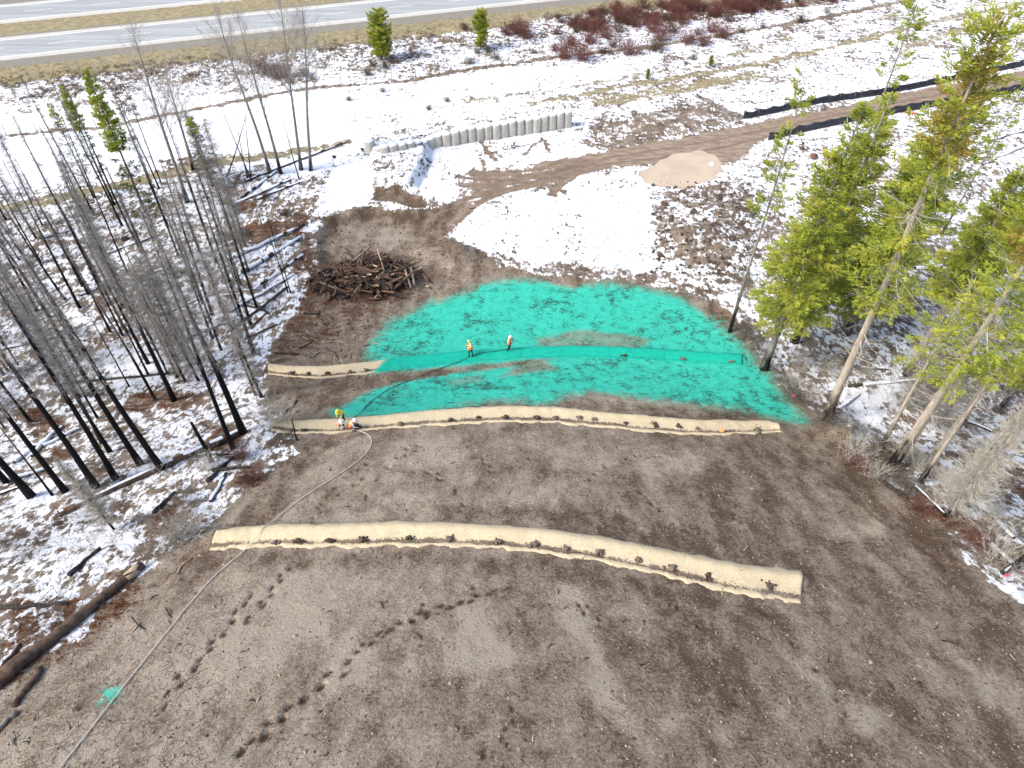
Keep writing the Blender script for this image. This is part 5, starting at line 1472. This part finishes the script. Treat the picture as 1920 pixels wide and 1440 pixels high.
dk = gattr('dark', x, y); k = inside_soil(x, y, .1) & (cg_.random(len(x)) < .15 + 1.6 * dk) & (gattr('teal', x, y) < .3)
x, y = x[k], y[k]
lumps('soil_clods', x, y, cg_.gamma(2.0, .011, len(x)) + .012, M['soilclod'], 'crumbled clods scattered over the bare brown slope', 'soil clods', cg_)
x, y = scatter_px(9000, (-40, 560, 1960, 1450), cg_); k = inside_soil(x, y, .2) & (gattr('teal', x, y) < .2); x, y = x[k], y[k]
lumps('pebbles', x, y, cg_.gamma(2.0, .010, len(x)) + .008, M['stone'], 'small pale pebbles scattered over the bare brown slope', 'pebbles', cg_, .4)
x, y = scatter_px(3200, (560, 370, 920, 620), cg_); k = inside_soil(x, y, -.3) & (gattr('teal', x, y) < .05); x, y = x[k], y[k]
lumps('pit_clods', x, y, cg_.gamma(2.0, .024, len(x)) + .015, M['soilclod'], 'clods around the pit and the brush pile', 'soil clods', cg_)
x, y = scatter_px(900, (1220, 340, 1420, 515), cg_); lumps('spoil_clods', x, y, cg_.gamma(2.0, .05, len(x)) + .02, M['soilclod'], 'clods over the brown spoil heap in the snow', 'soil clods', cg_)
def chips(name, box, n, lo, hi, mat, label, rg, keep=None, rad=.010):
    x, y = scatter_px(n, box, rg); k = inside_soil(x, y, -.4 if keep is None else keep); x, y = x[k], y[k]; n = len(x)
    an = rg.random(n) * 3.14; L = rg.uniform(lo, hi, n) * .5
    z = gzv(x, y) + .02
    dx, dy = np.cos(an) * L, np.sin(an) * L
    V, Qd = prism_arrays(np.stack([x - dx, y - dy, z], 1), np.stack([x + dx, y + dy, z + rg.normal(0, .03, n)], 1), np.full(n, rad), np.full(n, rad * .7))
    tag(add(name, mesh_arrays(name, V, Qd.ravel(), np.full(len(Qd), 4), False, None, [mat])), label, 'wood chips', kind='stuff')
chips('wood_chips', (0, 820, 1940, 1450), 2600, .06, .28, M['greylog'], 'pale wood slivers sprinkled over the bare slope', cg_, rad=.011)
chips('wood_slivers', (500, 500, 770, 760), 2600, .10, .5, M['rustwood'], 'reddish wood slivers strewn below the brush pile', cg_, rad=.018)
chips('edge_sticks', (0, 980, 420, 1450), 900, .15, .7, M['brownlog'], 'brown twigs strewn along the lower left soil edge', cg_, rad=.012)

# ------------------------------------------------------------------ grass tufts, ferns and undergrowth (uncountable)
def blades(name, x, y, h, per, mat, label, cat, rg, lean=.5, spread=.12, wd=.018):
    n = len(x); bi = np.repeat(np.arange(n), per); m = len(bi)
    hx = np.asarray(h)[bi] * rg.uniform(.5, 1.15, m)
    px_ = x[bi] + rg.normal(0, spread, m) * np.asarray(h)[bi] * 2; py_ = y[bi] + rg.normal(0, spread, m) * np.asarray(h)[bi] * 2
    p = np.stack([px_, py_, gzv(px_, py_) - .02], 1)
    d = np.stack([rg.normal(.15, lean, m), rg.normal(0, lean, m), np.full(m, 1.0)], 1); d /= np.linalg.norm(d, axis=1, keepdims=True)
    sd = np.cross(d, rg.normal(0, 1, (m, 3))); sd /= np.linalg.norm(sd, axis=1, keepdims=True)
    V = np.stack([p - sd * wd, p + sd * wd, p + d * hx[:, None]], 1)
    tint = np.repeat(rg.random(n)[bi] * .5 + rg.random(m) * .5, 3)
    me = mesh_arrays(name, V.reshape(-1, 3), np.arange(m * 3), np.full(m, 3), False, {'tint': tint}, [mat])
    tag(add(name, me), label, cat, kind='stuff')
gg = np.random.default_rng(55)
def offroad(x, y): return (hw_s(x, y) < -1.5) & ~inside_soil(x, y, -.3) & (gattr('mud', x, y) < .3)
# bank below the highway: dark bent tufts poking out of the snow
x, y = scatter_px(15000, (-60, -40, 1960, 260), gg); s = hw_s(x, y)
k = (s > -17.5) & (s < -7) & (gg.random(len(x)) < .25 + .75 * sstep(.35, .65, fbm(x * .25, y * .25, 3, 7)))
x, y = x[k], y[k]
blades('bank_tufts', x, y, gg.uniform(.25, .75, len(x)), 14, M['tuft'], 'bent dead grass tufts poking through snow on the highway bank', 'grass', gg, .75, .16, .028)
x, y = scatter_px(5200, (-60, 20, 1960, 260), gg); s = hw_s(x, y); k = (s > -10.5) & (s < -3.5); x, y = x[k], y[k]
blades('verge_grass', x, y, gg.uniform(.15, .4, len(x)), 10, M['dry_grass'], 'dry yellow grass along the highway verge', 'grass', gg, .6, .3, .03)
x, y = scatter_px(17000, (-60, 100, 1960, 520), gg); k = offroad(x, y) & (hw_s(x, y) < -15) & (gattr('snow', x, y) < .9) & (gg.random(len(x)) < .12 + .25 * (x > 8) + 1.2 * np.clip(fbm(x * .12, y * .12, 3, 17) - .35, 0, 1) * 1.6); x, y = x[k], y[k]
blades('field_tufts', x, y, gg.uniform(.08, .30, len(x)), 9, M['tuft'], 'small dead tufts dotting the snowy field', 'grass', gg, .8, .2, .022)
LF, RF = W(LEFTF), W(RIGHTF)
def in_forest(x, y, m=.2): return (sd_poly(x, y, LF, 4) > m) | (sd_poly(x, y, RF, 4) > m)
x, y = scatter_px(15000, (-80, 300, 2000, 1300), gg); k = in_forest(x, y) & ~inside_soil(x, y, .1); x, y = x[k], y[k]
k = gg.random(len(x)) < .20 + .9 * sstep(.42, .66, fbm(x * .35, y * .35, 3, 19)); x, y = x[k], y[k]
blades('forest_grass', x, y, gg.uniform(.12, .45, len(x)), 9, M['tuft'], 'grey brown dead grass on the forest floor', 'grass', gg, .8, .25, .016)
x, y = scatter_px(15000, (-80, 270, 2000, 1340), gg); k = (gattr('litter', x, y) > .42) & ((gattr('snow', x, y) < .75)) & (hw_s(x, y) < -9); x, y = x[k], y[k]
blades('rusty_fern', x, y, gg.uniform(.15, .45, len(x)), 10, M['fern'], 'patches of rust coloured dead fern and needles', 'fern', gg, .8, .3, .022)
# woody undergrowth: fine bare stems
def thicket(name, x, y, h, per, mat, label, rg, r=.007):
    n = len(x); bi = np.repeat(np.arange(n), per); m = len(bi)
    hx = np.asarray(h)[bi] * rg.uniform(.5, 1.2, m)
    p = np.stack([x[bi] + rg.normal(0, .18, m), y[bi] + rg.normal(0, .18, m)], 1); p = np.column_stack([p, gzv(p[:, 0], p[:, 1]) - .03])
    d = np.stack([rg.normal(0, .55, m), rg.normal(0, .55, m), np.full(m, 1.0)], 1); d /= np.linalg.norm(d, axis=1, keepdims=True)
    q = p + d * hx[:, None] * .55
    d2 = d + rg.normal(0, .35, (m, 3)); e = q + d2 * hx[:, None] * .45
    d3 = d + rg.normal(0, .6, (m, 3)); e2 = q + d3 * hx[:, None] * .35
    V, Qd = prism_arrays(np.concatenate([p, q, q]), np.concatenate([q, e, e2]), np.concatenate([np.full(m, r), np.full(2 * m, r * .65)]), np.concatenate([np.full(m, r * .65), np.full(2 * m, r * .3)]))
    tag(add(name, mesh_arrays(name, V, Qd.ravel(), np.full(len(Qd), 4), False, None, [mat])), label, 'undergrowth', kind='stuff')
x, y = scatter_px(2600, (-60, 360, 640, 1250), gg); k = (sd_poly(x, y, LF, 4) > -.5) & ~inside_soil(x, y, .4) & (gg.random(len(x)) < sstep(.40, .62, fbm(x * .3, y * .3, 3, 27))); x, y = x[k], y[k]
thicket('forest_twigs', x, y, gg.uniform(.4, 1.3, len(x)), 9, M['twig_dark'], 'bare twiggy undergrowth in the left forest', gg)
x, y = scatter_px(2300, (1390, 420, 1990, 1200), gg); k = (sd_poly(x, y, RF, 4) > -.5) & ~inside_soil(x, y, .5) & (gg.random(len(x)) < .25 + sstep(.42, .6, fbm(x * .3, y * .3, 3, 29))); x, y = x[k], y[k]
thicket('stand_twigs', x, y, gg.uniform(.4, 1.5, len(x)), 9, M['twig'], 'pale bare twiggy undergrowth in the right stand', gg, .008)
EDGE = W([(1372, 610), (1400, 648), (1440, 700), (1490, 752), (1550, 792), (1600, 835), (1640, 890), (1700, 935)])
tt = gg.random(260) * (len(EDGE) - 1); ii = tt.astype(int); ee = EDGE[ii] + (EDGE[np.minimum(ii + 1, len(EDGE) - 1)] - EDGE[ii]) * (tt - ii)[:, None]
x, y = ee[:, 0] + gg.normal(.5, .5, 260), ee[:, 1] + gg.normal(.3, .5, 260)
thicket('edge_brush', x, y, gg.uniform(.4, 1.3, 260), 12, M['twig_dark'], 'tangled brush along the right edge of the turquoise patch', gg, .009)

# ------------------------------------------------------------------ shrubs
def shrub_mesh(seed, n, mat, hgt=1.6, rad=1.3):
    rg = np.random.default_rng(seed); s0 = []; s1 = []
    az = rg.random(n) * 6.28; el = rg.uniform(.5, 1.45, n); L = hgt * rg.uniform(.55, 1.1, n)
    b0 = np.stack([rg.normal(0, .3, n), rg.normal(0, .3, n), np.zeros(n)], 1) * rad
    d = np.stack([np.cos(az) * np.cos(el), np.sin(az) * np.cos(el), np.sin(el)], 1)
    m1 = b0 + d * (L * .55)[:, None]; e = m1 + (d + rg.normal(0, .25, (n, 3))) * (L * .45)[:, None]
    s0 += [b0, m1]; s1 += [m1, e]; ra = [np.full(n, .016), np.full(n, .011)]
    for k in range(7):
        f = rg.random((n, 1)); p = m1 + (e - m1) * f; q = p + (d + rg.normal(0, .5, (n, 3))) * (L * rg.uniform(.12, .34, n))[:, None]
        s0.append(p); s1.append(q); ra.append(np.full(n, .009))
    ra = np.concatenate(ra); V, Qd = prism_arrays(np.concatenate(s0), np.concatenate(s1), ra, ra * .5)
    return mesh_arrays('stems', V, Qd.ravel(), np.full(len(Qd), 4), False, {'tint': np.repeat(rg.random(len(ra)), 6)}, [mat])
SH = {'red': [shrub_mesh(200 + i, 130, M['shrub_red'], 1.7) for i in range(3)], 'brown': [shrub_mesh(210 + i, 110, M['shrub_brown'], 1.4) for i in range(3)], 'pale': [shrub_mesh(220 + i, 60, M['twig_pale'], 1.6) for i in range(2)]}
def shrub(px, py, kind, sc, label, group=None):
    p = G(px, py)
    o = empty('shrub', p, random.random() * 6.28)
    add('stems', random.choice(SH[kind]), o, scale=(sc, sc, sc * random.uniform(.8, 1.1)))
    tag(o, label, 'shrub', group)
RS = [(500, 140), (490, 128), (518, 148), (535, 145), (960, 55), (972, 62), (950, 65), (985, 72), (1130, 25), (1155, 18), (1110, 58), (1135, 70), (1125, 45), (1165, 42), (1190, 30), (1105, 80), (1150, 88), (1190, 50), (1215, 42), (1240, 75), (1260, 60), (1280, 45), (1265, 30), (1300, 20), (1310, 65), (1290, 82), (1335, 60), (1340, 30), (1230, 92), (1180, 102), (1090, 112), (1320, 85), (1365, 40), (1390, 20), (1355, 70), (1060, 110), (1205, 15), (1420, 10), (1070, 85), (1450, 5), (1160, 60), (1225, 58)]
rs_ = random.Random(8)
while len(RS) < 130:
    a = rs_.uniform(1040, 1560); b = rs_.uniform(0, 105)
    s_ = hw_s(*P(a, b)[:2])
    if -15.5 < s_ < -8.2: RS.append((a, b))
for i, (a, b) in enumerate(RS):
    left = a < 900
    lab = 'dark red bare shrub on the bank behind the poplars' if left else 'dark red bare shrub beside the right of the two bank pines' if a < 1000 else ('dark red bare shrub in the long bank thicket, %s' % ('by its left end' if a < 1140 else 'left of its middle' if a < 1230 else 'right of its middle' if a < 1320 else 'by its right end'))
    shrub(a, b, 'red' if i % 4 else 'brown', (random.uniform(.85, 1.5) if i < 42 else random.uniform(.5, 1.0)), lab, 'red shrubs behind the poplars' if left else 'red shrubs by the right bank pine' if a < 1000 else lab.replace('dark red bare shrub', 'red shrubs'))
for i, (a, b) in enumerate([(700, 125), (735, 118), (690, 140), (722, 128), (895, 100), (915, 98), (570, 140), (585, 150), (545, 155), (880, 120), (930, 110), (1000, 100), (1040, 95), (1080, 60), (1095, 50), (1130, 100), (870, 55), (1390, 62), (1430, 52), (1500, 42), (1550, 25)]):
    lab = 'brown bare shrub at the foot of the left bank pine' if 685 < a < 740 else 'brown bare shrub at the foot of the right bank pine' if 865 < a < 935 else 'brown bare shrub along the wire fence'
    shrub(a, b, 'brown', random.uniform(.5, .9), lab, lab.replace('brown bare shrub', 'brown shrubs'))
for i, (a, b) in enumerate([(655, 188), (718, 172), (838, 190), (805, 205), (1300, 112), (1285, 120), (240, 330), (250, 262), (460, 440), (500, 370), (560, 430), (535, 405)]):
    shrub(a, b, 'brown', random.uniform(.4, .65), 'small brown bush alone in the snow %s' % ('left of the beige wall' if a < 690 else 'behind the beige wall' if a < 900 else 'by the two saplings'), 'small bushes in the snow ' + ('left of the wall' if a < 690 else 'behind the wall' if a < 900 else 'by the saplings'))
for i, (a, b) in enumerate([(330, 1008), (345, 1005), (360, 1000), (390, 880), (300, 880), (512, 775), (530, 790)]):
    shrub(a, b, 'pale', random.uniform(.7, 1.1), 'spray of pale bare stems at the left edge of the soil' , 'pale stems along the left soil edge')
for i, (a, b) in enumerate([(1600, 860), (1640, 895), (1720, 880), (1700, 865), (1690, 855), (1760, 900), (1480, 720), (1520, 740), (1560, 700), (1620, 700), (1500, 690), (1800, 930), (1850, 980), (1880, 1050), (1740, 760), (1840, 850)]):
    shrub(a, b, 'pale', random.uniform(.7, 1.2), 'tangle of pale bare stems along the right edge of the soil', 'pale stems along the right soil edge')
for i, (a, b, lb) in enumerate([(1607, 872, 'orange brown dead bush at the right edge of the soil'), (640, 1090, None), (1722, 955, 'orange brown dead bush by the log at lower right'), (1830, 1020, 'orange brown dead bush at the lower right'), (455, 860, 'red leafless bush in the brushy corner by the soil'), (470, 900, 'dark red bush where the left forest meets the soil')]):
    if lb: shrub(a, b, 'red', .6, lb)
# ------------------------------------------------------------------ hoses
def hose(name, px, r, mat, label, lift=.04):
    q = np.array([G(*p) for p in px]); d = np.concatenate([[0], np.cumsum(np.linalg.norm(np.diff(q[:, :2], axis=0), axis=1))])
    n = int(d[-1] / .3); t = np.linspace(0, d[-1], n)
    c = np.stack([np.interp(t, d, q[:, k]) for k in range(2)], 1)
    for _ in range(14): c[1:-1] = .25 * c[:-2] + .5 * c[1:-1] + .25 * c[2:]
    z = gzv(c[:, 0], c[:, 1]) + lift + r
    for F, N in MF:             # lies over the mats
        dd = seg_dist(c[:, 0], c[:, 1], .5 * (F + N)); z += .16 * np.exp(-(dd / .8) ** 2)
    zz = z.copy()
    for _ in range(4): zz[1:-1] = np.maximum(zz[1:-1], .5 * (zz[:-2] + zz[2:]))
    b = MB(); b.tube(np.column_stack([c, zz]), r, 6)
    tag(b.build(name, mat), label, 'hose')
hose('spray_hose', [(60, 1520), (112, 1440), (170, 1370), (215, 1310), (270, 1240), (330, 1165), (400, 1080), (460, 1035), (495, 992), (530, 960), (600, 912), (660, 875), (690, 850), (702, 828), (694, 813), (672, 809), (662, 806)], .027, M['hose_w'], 'pale hose running up the bare slope over the nearest mat')
hose('spray_hose', [(664, 786), (690, 757), (725, 732), (775, 711), (830, 690), (868, 678), (884, 668), (905, 663), (935, 661), (952, 657)], .030, M['hose_d'], 'dark hose trailing from the middle mat up to the spraying worker')

# ------------------------------------------------------------------ people
def limb_mesh(verts, edges, radii, regions, mats, name='body'):
    me = bpy.data.meshes.new(name)
    me.from_pydata([tuple(v) for v in verts], edges, []); me.update()
    o = bpy.data.objects.new(name, me); COL.objects.link(o)
    sk = o.modifiers.new('skin', 'SKIN'); sk.use_smooth_shade = True
    for i, r in enumerate(radii):
        s = me.skin_vertices[0].data[i]; s.radius = (r, r) if not isinstance(r, tuple) else r; s.use_root = (i == 0)
    ss = o.modifiers.new('sub', 'SUBSURF'); ss.levels = 1; ss.render_levels = 1
    dg = bpy.context.evaluated_depsgraph_get()
    out = bpy.data.meshes.new_from_object(o.evaluated_get(dg), depsgraph=dg)
    bpy.data.objects.remove(o, do_unlink=True)
    out.materials.clear()
    for m in mats: out.materials.append(m)
    V = np.array(verts)
    mids = np.array([(V[a] + V[b]) / 2 for a, b in edges]); regs = [regions[i] for i in range(len(edges))]
    for p in out.polygons:
        c = np.array(p.center); best = 1e9; bi = 0
        for k, (a, b) in enumerate(edges):
            ab = V[b] - V[a]; t = np.clip((c - V[a]) @ ab / (ab @ ab + 1e-9), 0, 1)
            dd = np.linalg.norm(c - V[a] - ab * t)
            if dd < best: best = dd; bi = k
        p.material_index = regs[bi]; p.use_smooth = True
    return out
def person(px, py, yaw, pose, vest, helmet, trousers, shirt, label, bag=False, nozzle=False, scale=1.0):
    base = G(px, py)
    J = dict(pose)
    # joints in the body frame: x right, y forward, z up
    names = ['pelvis', 'chest', 'neck', 'head', 'crown']
    V = [J[n] for n in names]; E = [(0, 1), (1, 2), (2, 3), (3, 4)]; RG = [1, 1, 2, 2]; RD = [(.150, .115), (.165, .12), .058, .098, .085]
    def chain(parent, pts, rad, regs):
        last = parent
        for p, r, g in zip(pts, rad, regs):
            V.append(p); RD.append(r); E.append((last, len(V) - 1)); RG.append(g); last = len(V) - 1
        return last
    fingers = []
    for sgn, s in ((-1, 'l'), (1, 'r')):
        hip = chain(0, [J['hip_' + s], J['knee_' + s], J['ankle_' + s], J['toe_' + s]], [.098, .066, .048, .042], [0, 0, 0, 3])
        sh = chain(1, [J['sho_' + s], J['elb_' + s], J['wri_' + s], J['hand_' + s]], [.068, .050, .036, .038], [1, 1, 1, 2])
        w = np.array(J['wri_' + s]); h = np.array(J['hand_' + s]); d = h - w; d /= np.linalg.norm(d)
        sd = np.cross(d, (0, 0, 1.0)); sd = sd / (np.linalg.norm(sd) + 1e-9); up = np.cross(sd, d)
        for k, (o, L) in enumerate(((-.030, .060), (-.010, .070), (.010, .066), (.030, .050))):
            f0 = h + sd * o + d * .02; f1 = f0 + d * L * .55 - up * .008; f2 = f1 + d * L * .30 - up * .03
            fingers.append((f0, f1, f2))
        t0 = h - d * .02 - sd * .035 * sgn; fingers.append((t0, t0 + d * .03 - sd * .025 * sgn, t0 + d * .055 - sd * .02 * sgn - up * .012))
    me = limb_mesh(V, E, RD, RG, [trousers, shirt, M['skin'], M['boot'], M['hair']])
    root = empty('person', base, yaw); root.scale = (scale,) * 3
    import bmesh
    bm = bmesh.new(); bm.from_mesh(me)
    b = MB()
    for f in fingers: b.tube(f, [.0095, .009, .007], 5, m=2)
    hd = np.array(J['head']); fw = np.array(J['face']); fw /= np.linalg.norm(fw); rt_ = np.cross(fw, (0, 0, 1.0)); rt_ /= np.linalg.norm(rt_); up = np.cross(rt_, fw)
    b.blob(hd + fw * .112 - up * .01, .020, jit=0, m=2)                    # nose
    for sg_ in (-1, 1):
        b.blob(hd + rt_ * .100 * sg_, (.018, .024, .034), jit=0, m=2)      # ears
        b.blob(hd + fw * .098 + rt_ * .034 * sg_ + up * .022, .011, jit=0, m=4)
    b.box(hd + fw * .100 - up * .052, (.024, .006, .006), rot=np.stack([rt_, fw, up], 1), m=4)
    em = b.mesh('extra', [trousers, shirt, M['skin'], M['boot'], M['hair']])
    bm.from_mesh(em); bm.to_mesh(me); bm.free()
    for p in me.polygons: p.use_smooth = True
    add('body', me, root)
    # vest: loose shell round the torso with reflective bands
    pv, ch, nk = (np.array(J[k]) for k in ('pelvis', 'chest', 'neck')); ax = ch - pv; ax /= np.linalg.norm(ax)
    sl = np.array(J['sho_r']) - np.array(J['sho_l']); sl /= np.linalg.norm(sl); fr = np.cross(ax, sl) * -1
    vb = MB(); n = 14
    prof = [(-.04, .235, .185), (.10, .225, .175), (.18, .222, .172), (.23, .222, .172), (.36, .228, .172), (.41, .224, .168), (.50, .20, .145), (.56, .12, .10)]
    VV = []
    for hgt, a, c in prof:
        for k in range(n):
            an = 2 * math.pi * k / n
            VV.append(pv + ax * hgt + sl * math.cos(an) * a + fr * math.sin(an) * c)
    FF = []; MM = []
    for i in range(len(prof) - 1):
        for k in range(n):
            FF.append((i * n + k, i * n + (k + 1) % n, (i + 1) * n + (k + 1) % n, (i + 1) * n + k)); MM.append(1 if i in (2, 4) or (k in (2, 3, 10, 11) and i > 2) else 0)
    vb.raw(VV, FF); vb.M = MM
    vb.build('safety_vest', [vest, M['stripe']], root)
    # hard hat: dome plus brim
    hb = MB(); VV = []; n = 16; top = np.array(J['head'])
    for r, z in ((.185, .045), (.150, .05), (.148, .10), (.125, .155), (.075, .185), (.02, .195)):
        for k in range(n):
            an = 2 * math.pi * k / n; rr_ = r + (.05 if r > .18 and math.cos(an) > .3 else 0)
            VV.append(top + up * z + fw * math.cos(an) * rr_ + rt_ * math.sin(an) * r * .92)
    hb.raw(VV, [(i * n + k, i * n + (k + 1) % n, (i + 1) * n + (k + 1) % n, (i + 1) * n + k) for i in range(5) for k in range(n)] + [tuple(5 * n + k for k in range(n))])
    hb.build('hard_hat', helmet, root)
    tag(root, label, 'person')
    return root, base
STAND = dict(pelvis=(0, 0, .95), chest=(0, .04, 1.32), neck=(0, .05, 1.50), head=(0, .08, 1.63), crown=(0, .08, 1.73), face=(0, 1, -.2), hip_l=(-.10, 0, .90), knee_l=(-.13, .08, .50), ankle_l=(-.15, .02, .09), toe_l=(-.16, .17, .04), hip_r=(.10, 0, .90), knee_r=(.12, -.06, .50), ankle_r=(.14, -.22, .10), toe_r=(.15, -.07, .04),
             sho_l=(-.19, .03, 1.42), elb_l=(-.25, .14, 1.16), wri_l=(-.12, .36, 1.10), hand_l=(-.08, .43, 1.09), sho_r=(.19, .03, 1.42), elb_r=(.27, .04, 1.15), wri_r=(.16, .22, 1.02), hand_r=(.12, .29, 1.00))
BENT = dict(STAND, chest=(0, .22, 1.24), neck=(0, .33, 1.38), head=(0, .42, 1.47), crown=(0, .47, 1.55), face=(0, 1, -.7), sho_l=(-.19, .25, 1.33), elb_l=(-.27, .36, 1.05), wri_l=(-.14, .48, .86), hand_l=(-.10, .52, .79), sho_r=(.19, .25, 1.33), elb_r=(.27, .34, 1.05), wri_r=(.16, .45, .84), hand_r=(.13, .48, .77))
CROUCH = dict(pelvis=(0, -.12, .48), chest=(0, .10, .80), neck=(0, .20, .96), head=(0, .28, 1.07), crown=(0, .31, 1.16), face=(0, 1, -.6), hip_l=(-.11, -.10, .45), knee_l=(-.20, .30, .52), ankle_l=(-.17, .14, .10), toe_l=(-.18, .30, .04), hip_r=(.11, -.10, .45), knee_r=(.20, .26, .42), ankle_r=(.17, .02, .10), toe_r=(.18, .18, .04),
              sho_l=(-.19, .12, .90), elb_l=(-.27, .28, .68), wri_l=(-.16, .46, .56), hand_l=(-.12, .52, .51), sho_r=(.19, .12, .90), elb_r=(.27, .28, .68), wri_r=(.16, .46, .54), hand_r=(.12, .52, .49))
r1, b1 = person(955, 657, R(-90), STAND, M['orange'], M['helmet_w'], M['black_cloth'], M['grey_cloth'], 'worker in orange vest and white hard hat spraying the turquoise mulch', nozzle=True)
person(883, 669, R(20), BENT, M['orange'], M['helmet_y'], M['black_cloth'], M['orange'], 'worker in orange vest and yellow hard hat carrying the dark hose')
person(644, 788, R(160), BENT, M['yellow'], M['helmet_y'], M['black_cloth'], M['yellow'], 'worker in yellow vest bending behind the middle mat', scale=.97)
person(640, 805, R(-140), CROUCH, M['orange'], M['helmet_w'], M['black_cloth'], M['white_cloth'], 'left of two crouching workers in white hard hats on the middle mat', scale=1.08)
person(662, 806, R(-100), CROUCH, M['orange'], M['helmet_w'], M['grey_cloth'], M['white_cloth'], 'right of two crouching workers in white hard hats, holding the hose', scale=1.08)
# spray nozzle in the first worker's hands
nz = empty('spray_nozzle', b1, R(-90))
MB().tube([(.12, .16, .97), (.10, .30, 1.0), (-.08, .46, 1.09), (-.10, .60, 1.13)], [.042, .040, .036, .034], 8).build('nozzle_pipe', M['metal'], nz)
MB().tube([(-.10, .60, 1.13), (-.105, .72, 1.16)], [.05, .03], 8).build('nozzle_tip', M['hose_d'], nz)
tag(nz, 'metal spray nozzle in the hands of the worker on the turquoise patch', 'nozzle')
hz = MB(); hz.tube([b1 + Vector((-.05, -.25, .06)), b1 + Vector((0, -.1, .45)), b1 + Vector((.16, -.12, .97))] if False else [(b1[0] - .3, b1[1] - .1, b1[2] + .06), (b1[0] - .05, b1[1] - .2, b1[2] + .35), (b1[0] + .16, b1[1] - .12, b1[2] + .97)], .042, 6)
tag(hz.build('hose_end', M['hose_d']), 'raised end of the dark hose under the spraying worker', 'hose')
bgp = G(672, 803); bb_ = MB(); bb_.blob((0, 0, .22), (.30, .22, .26), jit=.12); bb_.tube([(-.15, 0, .42), (0, 0, .56), (.15, 0, .42)], .02, 5)
tag(bb_.build('tool_bag', M['black_cloth'], loc=bgp), 'black bag beside the right crouching worker', 'bag')

# ------------------------------------------------------------------ small things
def marker(px, py, h, label, turn):
    p = G(px, py); o = empty('marker_flag', p, turn)
    MB().tube([(0, 0, -.1), (0, 0, h)], .035, 6).build('stake', M['post'], o)
    MB().raw([(0, -.03, h), (.62, -.03, h - .1), (.25, -.03, h - .62), (0, .03, h), (.62, .03, h - .1), (.25, .03, h - .62)], [(0, 1, 2), (5, 4, 3), (0, 3, 4, 1), (1, 4, 5, 2), (2, 5, 3, 0)]).build('flag_cloth', M['flag_black'], o, smooth=False)
    tag(o, label, 'flag')
marker(626, 312, 1.5, 'black triangular flag on a stake standing in the snow left of the beige wall', R(10))
marker(684, 290, .9, 'black triangular flag at the left end of the beige wall', R(150))
p = G(912, 258); tag(MB().tube([(0, 0, -.1), (0, 0, .35), (.02, 0, .75)], [.5, .52, .46], 8, jit=.1).build('cut_block', M['geotex'], loc=p), 'single pale block standing in front of the beige wall', 'block')
p = G(965, 276); b = MB(); rg = np.random.default_rng(3)
ro = empty('scrap_heap', p)
for i in range(12):
    d = rg.normal(0, 1, 3); d[2] *= .35; d *= .55 / np.linalg.norm(d); c = np.array([rg.normal(0, .45), rg.normal(0, .25), .18 + rg.random() * .2])
    MB().tube([c - d, c + d], [.05, .045], 5).build('scrap_piece', M['charlog'] if i % 3 else M['snow'], ro)
tag(ro, 'little heap of dark scrap timber in the snow before the beige wall', 'scrap heap')
log((945, 268), (952, 277), .06, .05, 'greylog', 'short grey stake lying beside the scrap heap')
for (x_, y_, s, lb, mt) in ((1525, 296, .75, 'brown boulder in the snow behind the slim pine', 'rustwood'), (1503, 280, .5, 'smaller brown boulder in the snow near the slim pine', 'brownlog'), (1290, 340, .22, 'dark stone at the near rim of the puddle', 'soilclod'), (1335, 308, .5, 'snowy lump standing in the puddle', 'snow'), (653, 540, .32, 'grey boulder below the brush pile', 'stone'), (1062, 421, .2, 'dark stone in the snow at the head of a trail', 'soilclod'), (1036, 430, .14, 'small dark stone alone in the snowfield', 'soilclod'), (400, 325, .4, 'dark stump in the snow right of the burnt forest', 'charlog'), (235, 450, .6, 'snowy rock among the burnt trees', 'charlog')):
    p = G(x_, y_); b = MB(); rg = np.random.default_rng(int(x_))
    b.blob((0, 0, s * .3), s, rg, jit=.22, flat=.6); o = b.build('boulder', M[mt], loc=p)
    sb = o.modifiers.new('sub', 'SUBSURF'); sb.levels = 1; sb.render_levels = 1
    tag(o, lb, 'rock')
p = G(1353, 810); b = MB(); b.blob((0, 0, .20), (.30, .22, .18), jit=.15); b.blob((.16, .02, .28), (.10, .08, .07), jit=.1); o = b.build('sand_bag', M['orangebag'], loc=p); sb = o.modifiers.new('sub', 'SUBSURF'); sb.levels = sb.render_levels = 1
tag(o, 'small orange bag on the right part of the middle mat', 'bag')
def ribbon(px, py, mat, label, h=.9):
    p = G(px, py); o = empty('survey_ribbon', p)
    MB().tube([(0, 0, -.1), (.02, 0, h)], .018, 5).build('lath', M['stake'], o)
    MB().raw([(0, -.02, h), (.28, -.03, h - .05), (.22, -.02, h - .35), (.02, -.02, h - .25), (0, .02, h), (.28, .01, h - .05), (.22, .02, h - .35), (.02, .02, h - .25)], [(0, 1, 2, 3), (7, 6, 5, 4), (0, 4, 5, 1), (1, 5, 6, 2), (2, 6, 7, 3), (3, 7, 4, 0)]).build('tape', mat, o, smooth=False)
    tag(o, label, 'ribbon')
ribbon(1363, 620, M['redtape'], 'red survey ribbon at the foot of the slim pine')
ribbon(1483, 748, M['pink'], 'pink survey ribbon at the right tip of the turquoise patch', .6)
ribbon(1876, 1086, M['pink'], 'pink survey ribbon in the snow at the lower right edge', .7)
for (a, b_) in (((1710, 215), (1718, 213)),):
    p = G(1712, 214); b = MB(); b.blob((0, 0, .1), (.5, .15, .12), jit=.3); tag(b.build('red_cloth', M['redtape'], loc=p), 'scrap of red cloth at the foot of the near silt fence', 'cloth')
